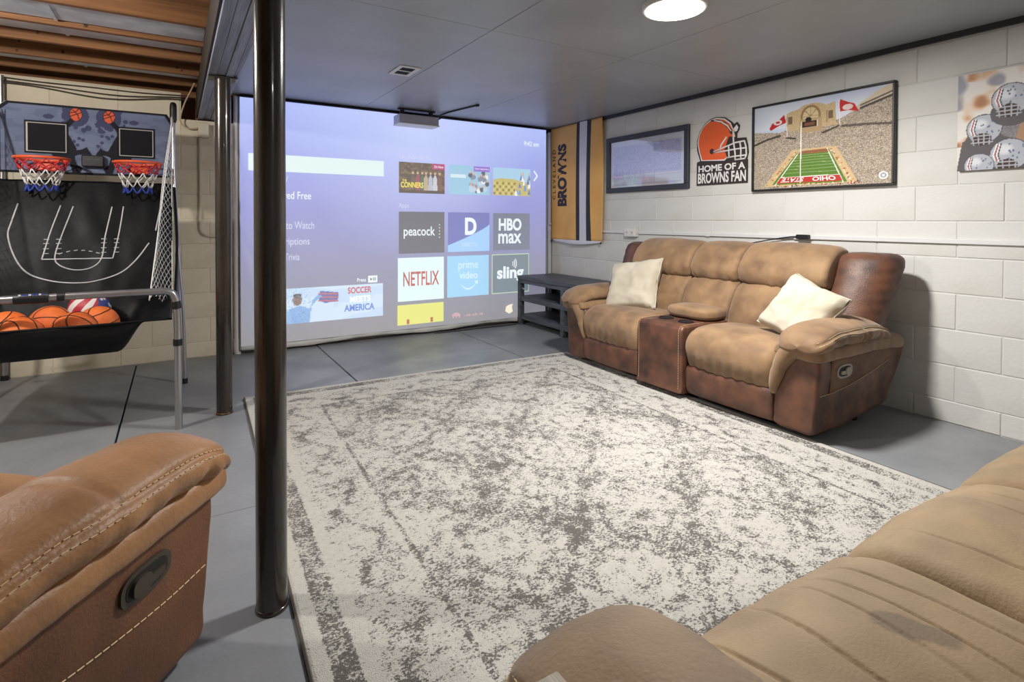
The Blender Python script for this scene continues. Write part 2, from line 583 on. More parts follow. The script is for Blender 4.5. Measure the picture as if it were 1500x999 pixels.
def stained(src, name, pos):
    m = src.copy(); m.name = name
    nt = m.node_tree
    b = nt.nodes['Principled BSDF']
    old = b.inputs['Base Color'].links[0].from_socket
    tc = nt.nodes.new('ShaderNodeTexCoord')
    n = nt.nodes.new('ShaderNodeTexNoise'); n.inputs['Scale'].default_value = 16; n.inputs['Detail'].default_value = 4
    nt.links.new(tc.outputs['Object'], n.inputs['Vector'])
    mp = nt.nodes.new('ShaderNodeMapping'); mp.vector_type = 'TEXTURE'
    mp.inputs['Location'].default_value = pos; mp.inputs['Rotation'].default_value = (0, 0, .5); mp.inputs['Scale'].default_value = (.030, .075, .2)
    nt.links.new(tc.outputs['Object'], mp.inputs['Vector'])
    ln = nt.nodes.new('ShaderNodeVectorMath'); ln.operation = 'LENGTH'
    nt.links.new(mp.outputs['Vector'], ln.inputs[0])
    ad = nt.nodes.new('ShaderNodeMath'); ad.operation = 'MULTIPLY_ADD'; ad.inputs[1].default_value = -1.6
    nt.links.new(n.outputs['Fac'], ad.inputs[0]); nt.links.new(ln.outputs['Value'], ad.inputs[2])
    mr = nt.nodes.new('ShaderNodeMapRange'); mr.inputs['From Min'].default_value = .25; mr.inputs['From Max'].default_value = -.05; mr.inputs['To Max'].default_value = .6
    nt.links.new(ad.outputs[0], mr.inputs['Value'])
    mx = nt.nodes.new('ShaderNodeMix'); mx.data_type = 'RGBA'; mx.inputs[7].default_value = lin((82, 68, 52))
    nt.links.new(mr.outputs['Result'], mx.inputs[0]); nt.links.new(old, mx.inputs[6]); nt.links.new(mx.outputs[2], b.inputs['Base Color'])
    return m
M['suede_stain'] = stained(M['suede_sofa'], 'stained tan suede', (1.685, .195, .475))

def emis(name, col, k=1.0, base=.25):
    m = mat(name, (int(base * 255),) * 3, 0.9)
    b = m.node_tree.nodes['Principled BSDF']
    b.inputs['Base Color'].default_value = (base, base, base, 1)
    b.inputs['Emission Color'].default_value = lin(col)
    b.inputs['Emission Strength'].default_value = k
    b.inputs['Specular IOR Level'].default_value = 0.0
    return m

# pane of glass: clear with a mirror-like surface
def glass_mat():
    m = bpy.data.materials.new('picture glass')
    m.use_nodes = True
    nt = m.node_tree
    nt.nodes.remove(nt.nodes['Principled BSDF'])
    out = nt.nodes['Material Output']
    tr = nt.nodes.new('ShaderNodeBsdfTransparent')
    gl = nt.nodes.new('ShaderNodeBsdfGlossy'); gl.inputs['Roughness'].default_value = 0.05
    mx = nt.nodes.new('ShaderNodeMixShader')
    mx.inputs[0].default_value = .16
    nt.links.new(tr.outputs[0], mx.inputs[1])
    nt.links.new(gl.outputs[0], mx.inputs[2])
    nt.links.new(mx.outputs[0], out.inputs['Surface'])
    return m
M['glass'] = glass_mat()

# ============================================================ THE SETTING
def struct(o):
    o['kind'] = 'structure'
    return o

# ---- floor: slabs with joints between them
fl = struct(MB().box(XL - .1, YF - .1, -.2, XR + .1, YB + .1, -.012).build('floor', M['joint']))
fl['label'] = 'grey painted concrete floor with dark control joints'
xs = [XL, -.27, 1.08, 2.45, XR]
ys = [YF, 2.36, YB]
for i in range(4):
    for j in range(2):
        g = .005
        MB().box(xs[i] + (g if i else 0), ys[j] + (.0015 if j else 0), -.03, xs[i + 1] - (g if i < 3 else 0), ys[j + 1] - (.0015 if not j else 0), 0.0, .002).build('slab', M['floor'], fl)

# ---- block walls
_bm_cache = {}
def block_mesh(L, H, key, material):
    k = (round(L, 3), round(H, 3), key)
    if k not in _bm_cache:
        bm = bmesh.new()
        bmesh.ops.create_cube(bm, size=1.0)
        for v in bm.verts:
            v.co = Vector((v.co.x * L, v.co.y * .04, v.co.z * H))
        bmesh.ops.bevel(bm, geom=list(bm.edges), offset=.0035, segments=1, affect='EDGES')
        me = bpy.data.meshes.new('block')
        bm.to_mesh(me); bm.free()
        me.materials.append(material)
        _bm_cache[k] = me
    return _bm_cache[k]

def block_wall(parent, a0, a1, phase, place, material, key, top, skip=None):
    """courses of blocks along a wall; place(a, z) -> (location, rotation z)"""
    courses = [(0.0, ZB, 0)] + [(ZB + BK * k, min(ZB + BK * (k + 1), top), (k + 1) % 2) for k in range(12) if ZB + BK * k < top - .015]
    J = .0045
    n = 0
    for z0, z1, par in courses:
        s = phase + (BK if par else 0.0)
        k0 = math.floor((a0 - s) / (2 * BK))
        a = s + k0 * 2 * BK
        while a < a1:
            p, q = max(a, a0), min(a + 2 * BK, a1)
            a += 2 * BK
            if q - p < .03: continue
            pieces = [(p, q)]
            if skip and z1 > skip[2]:
                pieces = []
                if p < skip[0]: pieces.append((p, min(q, skip[0])))
                if q > skip[1]: pieces.append((max(p, skip[1]), q))
            for pp, qq in pieces:
                if qq - pp < .03: continue
                L, H = qq - pp - J, z1 - z0 - (J if z0 > 0 else J / 2)
                zc = (z0 + z1) / 2 + (J / 4 if z0 == 0 else 0)
                o = bpy.data.objects.new('block', block_mesh(L, H, key, material))
                loc, rz = place((pp + qq) / 2, zc)
                o.location = loc - ORG[parent.name] + (Vector((random.uniform(-.0012, .0012), 0, 0)) if rz else Vector((0, random.uniform(-.0012, .0012), 0)))
                o.rotation_euler = (0, 0, rz)
                C.objects.link(o)
                o.parent = parent
                ORG[o.name] = ORG[parent.name]
                n += 1
    return n

wr = struct(MB().box(XR + .0035, YF, -.05, XR + .2, YB + .2, 2.42).build('wall_right', M['mortar_white']))
wr['label'] = 'white painted concrete block wall behind the loveseat'
block_wall(wr, -.14, YB, YA, lambda a, z: (Vector((XR + .02, a, z)), PI / 2), M['block_white'], 'w', ZC + .02)

wb = struct(MB().box(XL, YB + .0035, -.05, XR + .2, YB + .2, 1.95).box(XL, YB + .0035, 1.95, .04, YB + .2, 2.16).box(.45, YB + .0035, 1.95, XR + .2, YB + .2, 2.42)
            .build('wall_back', M['mortar_cream']))
wb['label'] = 'cream painted concrete block wall behind the basketball game'
block_wall(wb, -2.4, .46, -.779, lambda a, z: (Vector((a, YB + .02, z)), 0.0), M['block_cream'], 'c', 2.15, skip=(.04, .46, 1.95))
block_wall(wb, .46, XR, .44, lambda a, z: (Vector((a, YB + .02, z)), 0.0), M['block_white'], 'w', ZC + .02)

struct(MB().box(XL - .2, YF, -.05, XL, YB + .2, 2.42).build('wall_left', M['mortar_cream']))
struct(MB().box(XL - .2, YF - .2, -.05, XR + .2, YF, 2.42).build('wall_front', M['mortar_white']))
MBs = MB().box(XL, YB + .19, 1.9, XR, YB + .3, 2.42)
struct(MBs.build('trim_2', M['wood_joist'])) ['label'] = 'dark rim board above the cream block wall'

# ---- ceiling: boards above, painted panels on the right, open joists on the left
ce = struct(MB().box(XL - .2, YF - .2, 2.42, XR + .2, YB + .3, 2.46).build('ceiling', M['subfloor']))
ce['label'] = 'ceiling with dark painted panels and open timber joists'
px = [.315, 1.5, 2.5, XR]
py = [YF, .2, 2.65, YB + .0]
for i in range(3):
    for j in range(3):
        g = .0016
        o = MB().box(px[i] + g, py[j] + g, ZC, px[i + 1] - g, py[j + 1] - g, ZC + .012, .0015).build('panel', M['ceiling'], ce)
MB().box(.3, YF, ZC + .0121, XR, YB, ZC + .02).build('seam_backing', M['ceiling_gap'], ce)
jy = [5.085 - .4 * k for k in range(1, 19)]
for y in jy:
    MB().box(XL, y - .02, 2.2, .17, y + .02, 2.4, .003).build('joist', M['wood_joist'], ce)
MB().box(XL, 5.06, 2.2, .17, 5.10, 2.4, .003).build('joist', M['wood_joist'], ce)
# sheet metal ducts tucked high in some of the bays
for y, h, z0 in ((3.685, .33, 2.222), (4.085, .30, 2.25), (4.885, .28, 2.25), (2.885, .33, 2.222), (2.085, .30, 2.25)):
    d = MB().box(XL, y - h / 2, z0, .16, y + h / 2, 2.4, .012, 2)
    dd = d.build('duct', M['galv'], ce)
    for x in (-.55, -1.4, -2.3):
        MB().box(x - .008, y - h / 2 - .003, z0 - .004, x + .008, y + h / 2 + .003, 2.4).build('duct_seam', M['galv'], dd)
# small dark knots in the joists
for k in range(16):
    y = jy[random.randint(0, 4)] - .0205
    x = random.uniform(-1.2, .05); z = random.uniform(2.22, 2.30)
    r = random.uniform(.006, .012)
    MB().prism(arc(x, z, r, r * 1.4, 0, 330, 9), lambda u, v, w, y=y: Vector((u, y - w, v)), .0008).build('knot', M['seam'], ce)

# trim along the top of the right wall and above the screen
t1 = struct(MB().box(XR - .018, YF, ZC - .034, XR + .005, YB, ZC + .001, .002).build('trim_1', M['trim']))
t1['label'] = 'dark painted trim board between ceiling and white wall'
t3 = struct(MB().box(.46, YB - .03, ZC - .05, XR, YB - .002, ZC + .001, .002).build('trim_3', M['trim']))
t3['label'] = 'dark board above the projection sheet'

# ---- beam of several planks and its two columns
bm_ = thing('support_beam', 'slate grey timber beam of bolted planks carried on two black columns', 'beam', (.24, 1.3, 1.96))
for i, (x0, x1, dz) in enumerate(((.160, .2035, 0.0), (.205, .2485, .003), (.250, .2885, -.002), (.290, .318, .002))):
    MB().box(x0, YF, 1.965 + dz, x1, YB + .1, 2.199, .002).build('plank', M['beam'], bm_)

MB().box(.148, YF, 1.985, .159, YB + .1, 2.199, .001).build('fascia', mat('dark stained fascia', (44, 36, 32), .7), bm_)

def column(x, y, label):
    t = thing('support_column', label, 'column', (x, y, 0))
    R = .0425
    MB().lathe((x, y, 0), [(R, .006), (R, .45), (R + .0008, 1.0), (R, 1.5), (R, 1.952)], 40).build('post', M['steel_black'], t, smooth=True, auto=50)
    MB().box(x - .075, y - .05, 1.951, x + .075, y + .05, 1.9625, .002).build('cap_plate', M['steel_black'], t)
    MB().lathe((x, y, 0), [(R + .003, 0), (R + .003, .006), (R + .0005, .012)], 28).build('base_collar', M['rust'] if y > 3 else M['steel_black'], t, smooth=True)
    return t
column(.232, 1.712, 'black steel column standing beside the rug and the caramel recliner')
column(.236, 3.597, 'black steel column standing between basketball game and projection sheet')

# ---- ceiling lamps
def lamp(x, y, z, watts, label, col=(1.0, .975, .94)):
    t = thing('ceiling_lamp', label, 'lamp', (x, y, z))
    MB().lathe((x, y, z - .032), [(.150, .004), (.155, .012), (.155, .032)], 48).build('rim', M['white_plastic'], t, smooth=True, auto=40)
    MB().lathe((x, y, z - .040), [(.02, 0), (.10, .003), (.138, .009), (.145, .016), (.145, .030)], 48).build('diffuser', M['glow'], t, smooth=True)
    ld = bpy.data.lights.new('lamp_light', 'AREA')
    ld.shape = 'DISK'; ld.size = .27; ld.energy = watts; ld.color = col
    lo = bpy.data.objects.new('lamp_light', ld)
    C.objects.link(lo)
    lo.parent = t
    lo.location = (0, 0, -.046)
    return t
lamp(2.075, 1.862, ZC, LAMP_MAIN, 'round white flush ceiling lamp glowing above the rug')
lamp(1.0, -1.1, ZC, LAMP_REAR, 'round white flush ceiling lamp behind the pleated sofa')

def fill_bulb(x, y, z, watts, label):  # unseen bulb, added to brighten the joists and the cream wall
    t = thing('fill_bulb', label, 'light bulb', (x, y, z))
    MB().lathe((x, y, z), [(.05, 0), (.05, .03), (.02, .04), (.02, .2)], 20).build('socket', M['white_plastic'], t, smooth=True, auto=40)
    MB().sphere((x, y, z - .045), .032, 20, 14).build('bulb', M['glow'], t, smooth=True)
    ld = bpy.data.lights.new('bulb_light', 'POINT')
    ld.energy = watts; ld.shadow_soft_size = .05; ld.color = (1.0, .95, .87)
    lo = bpy.data.objects.new('bulb_light', ld)
    C.objects.link(lo); lo.parent = t; lo.location = (0, 0, -.13)
    return t
fill_bulb(-1.35, 2.75, 2.2, BULB_LEFT, 'unseen round bulb in a socket added under the open joists as fill light')


# ---- ceiling vent
v = thing('ceiling_vent', 'small white ceiling vent with dark louvres', 'vent', (1.38, 3.69, ZC))
x0, x1, y0, y1 = 1.302, 1.458, 3.568, 3.812
MB().box(x0, y0, ZC - .006, x1, y0 + .03, ZC, .001).box(x0, y1 - .03, ZC - .006, x1, y1, ZC, .001).box(x0, y0 + .03, ZC - .006, x0 + .03, y1 - .03, ZC, .001) \
    .box(x1 - .03, y0 + .03, ZC - .006, x1, y1 - .03, ZC, .001).box(x0 + .03, 3.683, ZC - .006, x1 - .03, 3.697, ZC, .001).build('frame', M['white_plastic'], v)
MB().box(x0 + .028, y0 + .028, ZC - .0015, x1 - .028, y1 - .028, ZC - .0005).build('backing', M['black_plastic'], v)
for k in range(9):
    y = y0 + .045 + k * .0195
    if abs(y - 3.69) > .012:
        MB().box(x0 + .03, y - .002, ZC - .005, x1 - .03, y + .002, ZC - .0018).build('louvre', M['black_plastic'], v)

# ============================================================ WALL SERVICES
t = thing('wall_raceway', 'thin white raceway running along the white block wall', 'conduit', (XR, 2.5, 1.0))
MB().box(XR - .016, -.14, 1.012, XR + .001, 3.74, 1.040, .003).box(XR - .016, 3.90, 1.014, XR + .001, 5.12, 1.040, .003).build('channel', M['pvc'], t)
for y in (.9, 2.2, 2.95, 4.4):
    MB().box(XR - .019, y - .02, 1.009, XR + .001, y + .02, 1.043, .002).build('clip', M['pvc'], t)
t = thing('outlet_box', 'white surface mounted outlet box on the raceway beside the flag', 'outlet', (XR, 3.82, .985))
MB().box(XR - .045, 3.745, .985, XR + .001, 3.895, 1.065, .004).build('box', M['white_plastic'], t)
for y in (3.785, 3.855):
    o = MB().box(XR - .048, y - .02, 1.0, XR - .044, y + .02, 1.05, .0015).build('socket', M['white_plastic'], t)
    MB().box(XR - .0488, y - .009, 1.015, XR - .0478, y - .006, 1.035).box(XR - .0488, y + .006, 1.015, XR - .0478, y + .009, 1.035).build('slot', M['black_plastic'], o)
t = thing('plug_adapter', 'small black plug adapter on the raceway above the loveseat', 'adapter', (XR - .02, 2.14, 1.02))
MB().box(XR - .045, 2.10, 1.014, XR - .0165, 2.19, 1.045, .005, 2).build('body', M['black_plastic'], t)
MB().tube(catmull([(XR - .03, 2.19, 1.03), (XR - .028, 2.26, 1.024), (XR - .024, 2.4, 1.0), (XR - .03, 2.6, .96)], 14, False), .004, 6).build('cord', M['cable_black'], t, smooth=True)
t = thing('corner_pipe', 'white vertical pipe in the corner beside the orange flag', 'pipe', (3.665, 5.12, 0))
MB().tube([(3.672, 5.135, 0.0), (3.672, 5.135, 2.15)], .022, 16).build('pipe', M['pvc'], t, smooth=True, auto=50)
MB().tube([(3.672, 5.135, 1.02), (3.672, 5.135, 1.08)], .027, 16).build('coupling', M['pvc'], t, smooth=True, auto=50)
MB().tube([(3.672, 5.135, 1.05), (3.665, 5.11, 1.085), (3.66, 5.09, 1.10)], .012, 10).build('valve', M['cream_box'], t, smooth=True, auto=50)
t = thing('drain_pipe', 'white vertical pipe with an elbow at the left edge of the sheet', 'pipe', (.435, 5.11, 0))
MB().tube([(.435, 5.125, .10), (.435, 5.125, 2.17)], .022, 16).build('pipe', M['pvc'], t, smooth=True, auto=50)
MB().tube(catmull([(.435, 5.125, .13), (.435, 5.125, .07), (.436, 5.128, .035), (.438, 5.13, .015), (.438, 5.13, .002)], 12, False), .026, 14).build('elbow', M['pvc'], t, smooth=True, auto=50)
t = thing('junction_box', 'cream junction box with conduit on the wall beside the column', 'box', (.2, 5.15, 1.0))
MB().box(.158, 5.115, 1.807, .236, YB, 1.924, .004).build('box', M['cream_box'], t)
MB().tube(catmull([(.172, 5.152, 1.81), (.172, 5.152, 1.3), (.170, 5.152, 1.10), (.185, 5.152, 1.03), (.25, 5.152, 1.0), (.405, 5.152, 1.005)], 40, False), .011, 10).build('conduit', M['cream_box'], t, smooth=True)
tag(MB().tube(catmull([(.156, 5.14, 1.88), (.08, 5.13, 1.875), (.035, 5.12, 1.93), (.06, 5.08, 2.05), (.11, 5.0, 2.16), (.128, 4.9, 2.19)], 30, False), .006, 8).build('box_cable', M['cable_beige'], smooth=True),
    'beige cable curving from the junction box up to the joists', 'cable')
t = thing('wall_pipe', 'dark brown pipe with a chrome foot standing against the cream wall', 'pipe', (-1.035, 5.13, 0))
MB().tube([(-1.035, 5.13, .02), (-1.035, 5.13, 2.14)], .017, 14).build('pipe', M['chrome_tube'], t, smooth=True, auto=50)
MB().tube([(-1.085, 5.13, .0), (-1.085, 5.13, 2.14)], .02, 14).build('sleeve', M['cable_grey'], t, smooth=True, auto=50)
MB().lathe((-1.035, 5.13, 0), [(.023, 0), (.023, .03), (.018, .035)], 16).build('foot', M['black_plastic'], t)
for i, (z, sag) in enumerate(((2.135, .012), (2.115, .03), (2.10, .045))):
    pts = [(x, 5.155 - .006 * i, z - sag * math.sin(PI * (x + 2.2) / 2.3 * 2) ** 2 + .004 * math.sin(9 * x + i)) for x in np.linspace(-2.2, .1, 36)]
    tag(MB().tube(pts, .0045, 6).build('wall_wire', M['cable_grey'], smooth=True), 'thin old wire sagging along the top of the cream wall', 'wire', 'wires along the top of the cream wall')
tag(MB().tube(catmull([(.10, 2.80, 2.30), (.132, 2.74, 2.235), (.139, 2.66, 2.20), (.125, 2.58, 2.235), (.10, 2.52, 2.34)], 24, False), .006, 8).build('cable_loop', M['cable_beige'], smooth=True),
    'pale loop of cable hanging between joists beside the beam', 'cable')
cb = MB()
for k in range(5):
    a = random.uniform(0, 6); x = .335; y = 2.95 + random.uniform(-.03, .03)
    cb.tube(catmull([(x, y, 2.195), (x + .012 * math.cos(a), y + .03 * math.sin(a), 2.165), (x - .004, y + .05 * math.cos(a), 2.13), (x + .012, y + .03 * math.sin(a * 2), 2.09 + random.uniform(-.02, .02))], 10, False), .006, 6)
tag(cb.build('cable_tangle', M['cable_black'], smooth=True), 'tangle of black cable hanging beside the beam', 'cable')

# ============================================================ PROJECTION SHEET
SY = 5.072
scr = thing('projection_screen', 'large white hanging sheet lit with a streaming menu', 'screen', (2.0, SY, 0))
def sheet_pt(u, v):
    x = .452 + u * (3.585 - .452)
    z = .03 + v * (2.168 - .03)
    y = SY + .004 * math.sin(7 * x) * (1 - v) + .002 * math.sin(17 * x + 3 * z)
    e = max(0, (u - .955) / .045); y += .03 * e * e
    e = max(0, (.04 - u) / .04); y += .010 * e * e + .003 * e * math.sin(z * 16)
    b = max(0, (.05 - v) / .05); y += -.006 * b * b + .006 * b * math.sin(x * 23); z += .012 * math.sin(x * 5) * b
    return Vector((x, y + .01, z))
MB().grid(sheet_pt, 150, 70).build('sheet', M['sheet'], scr, smooth=True, fix=False, thick=.003)
MB().tube([(.47, SY + .012, 2.17), (3.58, SY + .012, 2.17)], .010, 8).build('top_rail', M['trim'], scr, smooth=True)
P = plane_back(SY - .004)

def image_bg():
    m = bpy.data.materials.new('projected menu background')
    m.use_nodes = True
    nt = m.node_tree
    b = nt.nodes['Principled BSDF']
    b.inputs['Base Color'].default_value = (.32, .32, .32, 1)
    b.inputs['Roughness'].default_value = .9
    b.inputs['Specular IOR Level'].default_value = 0
    tc = nt.nodes.new('ShaderNodeTexCoord')
    sp = nt.nodes.new('ShaderNodeSeparateXYZ')
    nt.links.new(tc.outputs['Object'], sp.inputs[0])
    mr = nt.nodes.new('ShaderNodeMapRange')
    mr.inputs['From Min'].default_value = .1; mr.inputs['From Max'].default_value = 2.12
    nt.links.new(sp.outputs['Z'], mr.inputs['Value'])
    cr = nt.nodes.new('ShaderNodeValToRGB')
    el = cr.color_ramp.elements
    el[0].position = 0.0; el[0].color = lin((126, 125, 132))
    el[1].position = 1.0; el[1].color = lin((172, 186, 244))
    for p, c in ((.25, (126, 128, 156)), (.55, (130, 134, 198)), (.8, (146, 158, 224))):
        e = el.new(p); e.color = lin(c)
    nt.links.new(mr.outputs['Result'], cr.inputs['Fac'])
    # the hot spot of the projector lens near the top middle of the menu
    vd = nt.nodes.new('ShaderNodeVectorMath'); vd.operation = 'DISTANCE'
    vd.inputs[1].default_value = (.1, 0, 2.0)
    nt.links.new(tc.outputs['Object'], vd.inputs[0])
    m2 = nt.nodes.new('ShaderNodeMapRange')
    m2.inputs['From Min'].default_value = 1.3; m2.inputs['From Max'].default_value = 0.0
    m2.inputs['To Max'].default_value = .55
    nt.links.new(vd.outputs['Value'], m2.inputs['Value'])
    mx = nt.nodes.new('ShaderNodeMix'); mx.data_type = 'RGBA'
    mx.inputs[7].default_value = lin((205, 216, 252))
    nt.links.new(m2.outputs['Result'], mx.inputs[0])
    nt.links.new(cr.outputs['Color'], mx.inputs[6])
    nt.links.new(mx.outputs[2], b.inputs['Emission Color'])
    b.inputs['Emission Strength'].default_value = 1.0
    return m
bgm = image_bg()
mb = MB().grid(lambda u, v: P(.458 + u * 3.115, .07 + v * 2.09), 6, 6)
mb.build('projected_image', bgm, scr, fix=False)
W = {}
def em(key, col, k=1.0, base=.3):
    if key not in W: W[key] = emis('projected ' + key, col, k, base)
    return W[key]
white = em('white', (226, 236, 240))
soft_white = em('soft white', (196, 200, 222))
navy_t = em('tile slate', (82, 84, 98))
# left menu
decal(rect(.52, 1.553, 1.687, 1.697), P, em('selection bar', (212, 232, 232)), scr, .0015, 'menu_bar')
text('W', (.725, 1.965, .803, 2.05), P, white, scr, .002, fit='right', bold=.02)
for s, u1, v0, h in (('Live TV', .835, 1.462, .058), ('Featured Free', 1.024, 1.318, .066), ('Sports', .817, 1.178, .064), ('What to Watch', 1.050, 1.056, .066), ('Subscriptions', 1.011, .898, .082), ('Movie Trivia', .925, .781, .062)):
    text(s, (.652, v0, u1, v0 + h), P, soft_white if s != 'Featured Free' else white, scr, .002, bold=.004)
# banner
cv = Canvas(150, 54, (196, 216, 236))
cv.put(cv.cloud(5, 3) > .55, (176, 202, 232), .6)
cv.poly([(.48, .88), (.63, .80), (.62, .55), (.52, .52), (.47, .6)], (70, 90, 160))
for k in range(3): cv.poly([(.47, .82 - .1 * k), (.63, .78 - .1 * k), (.63, .74 - .1 * k), (.47, .78 - .1 * k)], (190, 90, 100))
cv.poly([(.22, .0), (.25, .42), (.33, .5), (.40, .40), (.46, .62), (.50, .72), (.47, .78), (.42, .62), (.40, 0)], (120, 165, 215))
cv.ell(.31, .66, .035, .16, (120, 92, 78)); cv.ell(.31, .78, .03, .06, (60, 45, 40))
cv.poly([(.1, .0), (.12, .38), (.2, .45), (.27, .3), (.27, 0)], (130, 175, 220)); cv.ell(.17, .58, .03, .14, (140, 108, 92))
cv.specks(cv.U < .42, [(150, 190, 230), (90, 120, 170)], .12)
EP = print_mat('projected picture', .9, 1.0, .3)
cv.build('menu_banner', (.56, .225, 1.678, .535), P, EP, scr, .0015)
text('SOCCER', (1.345, .455, 1.567, .515), P, em('red type', (190, 70, 66)), scr, .003, bold=.03)
text('MEETS', (1.365, .375, 1.557, .430), P, em('pale type', (240, 244, 246)), scr, .003, bold=.03)
text('AMERICA', (1.312, .292, 1.595, .355), P, em('blue type', (80, 120, 200)), scr, .003, bold=.03)
text('Press', (1.432, .560, 1.515, .595), P, white, scr, .002, bold=.01)
decal(rect(1.535, .548, 1.623, .612), P, white, scr, .002, 'key_badge')
decal([(1.555, .565), (1.575, .58), (1.555, .595)], P, navy_t, scr, .003, 'key_mark')
decal(rect(1.582, .565, 1.590, .595), P, navy_t, scr, .003, 'key_mark')
decal(rect(1.598, .565, 1.606, .595), P, navy_t, scr, .003, 'key_mark')
# right side
text('9:42 am', (3.275, 1.962, 3.472, 2.015), P, white, scr, .002, bold=.012)
text('Top Picks for You', (1.837, 1.722, 2.187, 1.775), P, soft_white, scr, .002)
text('Apps', (1.836, 1.245, 1.940, 1.302), P, soft_white, scr, .002)
cv = Canvas(90, 56, (84, 66, 48))
cv.put(cv.cloud(9, 5) > .5, (62, 46, 34), .8); cv.put(cv.cloud(14, 6) > .66, (128, 104, 66), .7)
for x, c in ((.40, (150, 60, 90)), (.50, (70, 96, 70)), (.58, (190, 170, 140)), (.68, (180, 190, 210)), (.78, (200, 205, 215)), (.88, (110, 70, 60)), (.30, (90, 80, 60))):
    cv.poly([(x - .05, .1), (x - .045, .5), (x, .62), (x + .045, .5), (x + .05, .1)], c, .9); cv.ell(x, .68, .026, .065, (196, 160, 134)); cv.ell(x, .73, .028, .04, (110, 80, 56))
cv.rect(.0, 0, 1, .1, (60, 44, 34), .8)
cv.build('show_tile', (1.837, 1.402, 2.320, 1.703), P, EP, scr, .0015)
decal(rect(2.185, 1.645, 2.320, 1.700), P, em('magenta', (176, 36, 110)), scr, .003, 'tile_badge')
text('On Now', (2.205, 1.660, 2.305, 1.685), P, white, scr, .004, bold=.01)
text('THE', (1.87, 1.515, 1.915, 1.535), P, em('yellow type', (232, 214, 80)), scr, .004, bold=.02)
text('CONNERS', (1.855, 1.455, 2.09, 1.510), P, em('yellow type', (232, 214, 80)), scr, .004, bold=.025)
cv = Canvas(90, 56, (142, 190, 216))
for k in range(26):
    x, y = random.uniform(.5, .95), random.uniform(.15, .78)
    cv.ell(x, y, .05, .09, random.choice([(225, 230, 235), (120, 130, 150), (180, 200, 220), (70, 80, 100)])); cv.ell(x, y + .1, .02, .05, (206, 172, 150))
cv.build('show_tile', (2.363, 1.405, 2.843, 1.703), P, EP, scr, .0015)
decal(rect(2.65, 1.648, 2.842, 1.702), P, em('violet', (140, 100, 200)), scr, .003, 'tile_badge')
text('New episodes', (2.665, 1.663, 2.83, 1.687), P, white, scr, .004)
decal(rect(2.385, 1.575, 2.56, 1.61), P, em('pale strip', (205, 222, 232)), scr, .003, 'tile_title')
cv = Canvas(90, 56, (160, 200, 224))
cv.poly([(0, .0), (0, .55), (.2, .62), (.55, .6), (1, .45), (1, 0)], (190, 176, 96))
for r in range(4):
    for k in range(8): cv.ell(.04 + k * .075, .08 + r * .12, .032, .045, (204, 190, 110) if (r + k) % 2 else (140, 120, 60))
for k in range(16):
    x, y = random.uniform(.6, .97), random.uniform(.1, .72)
    cv.poly([(x - .04, y - .1), (x, y + .12), (x + .04, y - .1)], random.choice([(70, 110, 180), (230, 235, 240), (90, 140, 200)])); cv.ell(x, y + .13, .018, .045, (200, 168, 140))
cv.build('show_tile', (2.885, 1.408, 3.361, 1.704), P, EP, scr, .0015)
mbx = MB()
for (a, b), (c, d) in (((3.408, 1.690), (3.455, 1.635)), ((3.455, 1.635), (3.408, 1.579))):
    n = Vector((d - b, a - c)).normalized() * .008
    mbx.add([P(a + n.x, b + n.y, .002), P(c + n.x, d + n.y, .002), P(c - n.x, d - n.y, .002), P(a - n.x, b - n.y, .002)], [(0, 1, 2, 3)])
mbx.build('scroll_chevron', white, scr, fix=False)
# app tiles
decal(rect(1.836, .810, 2.318, 1.220), P, navy_t, scr, .0015, 'app_tile')
text('peacock', (1.885, .955, 2.215, 1.075), P, white, scr, .003, bold=.012)
for k in range(5): decal(arc(2.262, .965 + .032 * k, .006, .008, 0, 330, 10), P, em('dot %d' % (k % 2), (230, 220, 170) if k % 2 else (200, 220, 240)), scr, .003, 'logo_dot')
decal(rect(2.357, .813, 2.840, 1.218), P, em('indigo', (96, 104, 176)), scr, .0015, 'app_tile')
decal([(2.357, .813), (2.840, .813), (2.840, 1.095)] + [(2.840 - .483 * t, 1.095 - .215 * (t ** .8)) for t in np.linspace(.05, 1, 10)], P, em('sky', (150, 196, 240)), scr, .0025, 'logo_swoosh')
text('D', (2.55, .985, 2.685, 1.165), P, white, scr, .0035, bold=.04)
text('DIRECTV', (2.51, .865, 2.695, .905), P, em('pale blue', (190, 214, 245)), scr, .0035)
decal(rect(2.886, .815, 3.355, 1.215), P, em('slate blue', (104, 112, 134)), scr, .0015, 'app_tile')
text('HBO', (2.955, 1.025, 3.245, 1.160), P, white, scr, .003, bold=.035)
text('max', (2.95, .885, 3.245, .995), P, white, scr, .003, bold=.02)
decal(rect(1.826, .343, 2.312, .768), P, em('white tile', (214, 236, 236)), scr, .0015, 'app_tile')
text('NETFLIX', (1.88, .490, 2.258, .630), P, em('netflix red', (176, 66, 62)), scr, .003, bold=.015)
decal(rect(2.350, .347, 2.833, .770), P, em('light blue tile', (146, 202, 236)), scr, .0015, 'app_tile')
pm = em('prime white', (206, 232, 246))
text('prime', (2.475, .610, 2.705, .715), P, pm, scr, .003)
text('video', (2.485, .530, 2.700, .605), P, pm, scr, .003, bold=.01)
sm = [(2.49 + .2 * t, .485 - .055 * math.sin(PI * t)) for t in np.linspace(0, 1, 14)]
decal(sm + [(u, v - .016 * math.sin(PI * i / 13)) for i, (u, v) in reversed(list(enumerate(sm)))], P, pm, scr, .003, 'logo_smile')
decal([(2.66, .50), (2.705, .505), (2.695, .465)], P, pm, scr, .003, 'logo_smile')
decal(rect(2.872, .347, 3.346, .772), P, em('sling rim', (186, 206, 176)), scr, .0015, 'app_tile')
decal(rect(2.880, .356, 3.338, .763), P, em('sling tile', (104, 122, 134)), scr, .0022, 'app_tile')
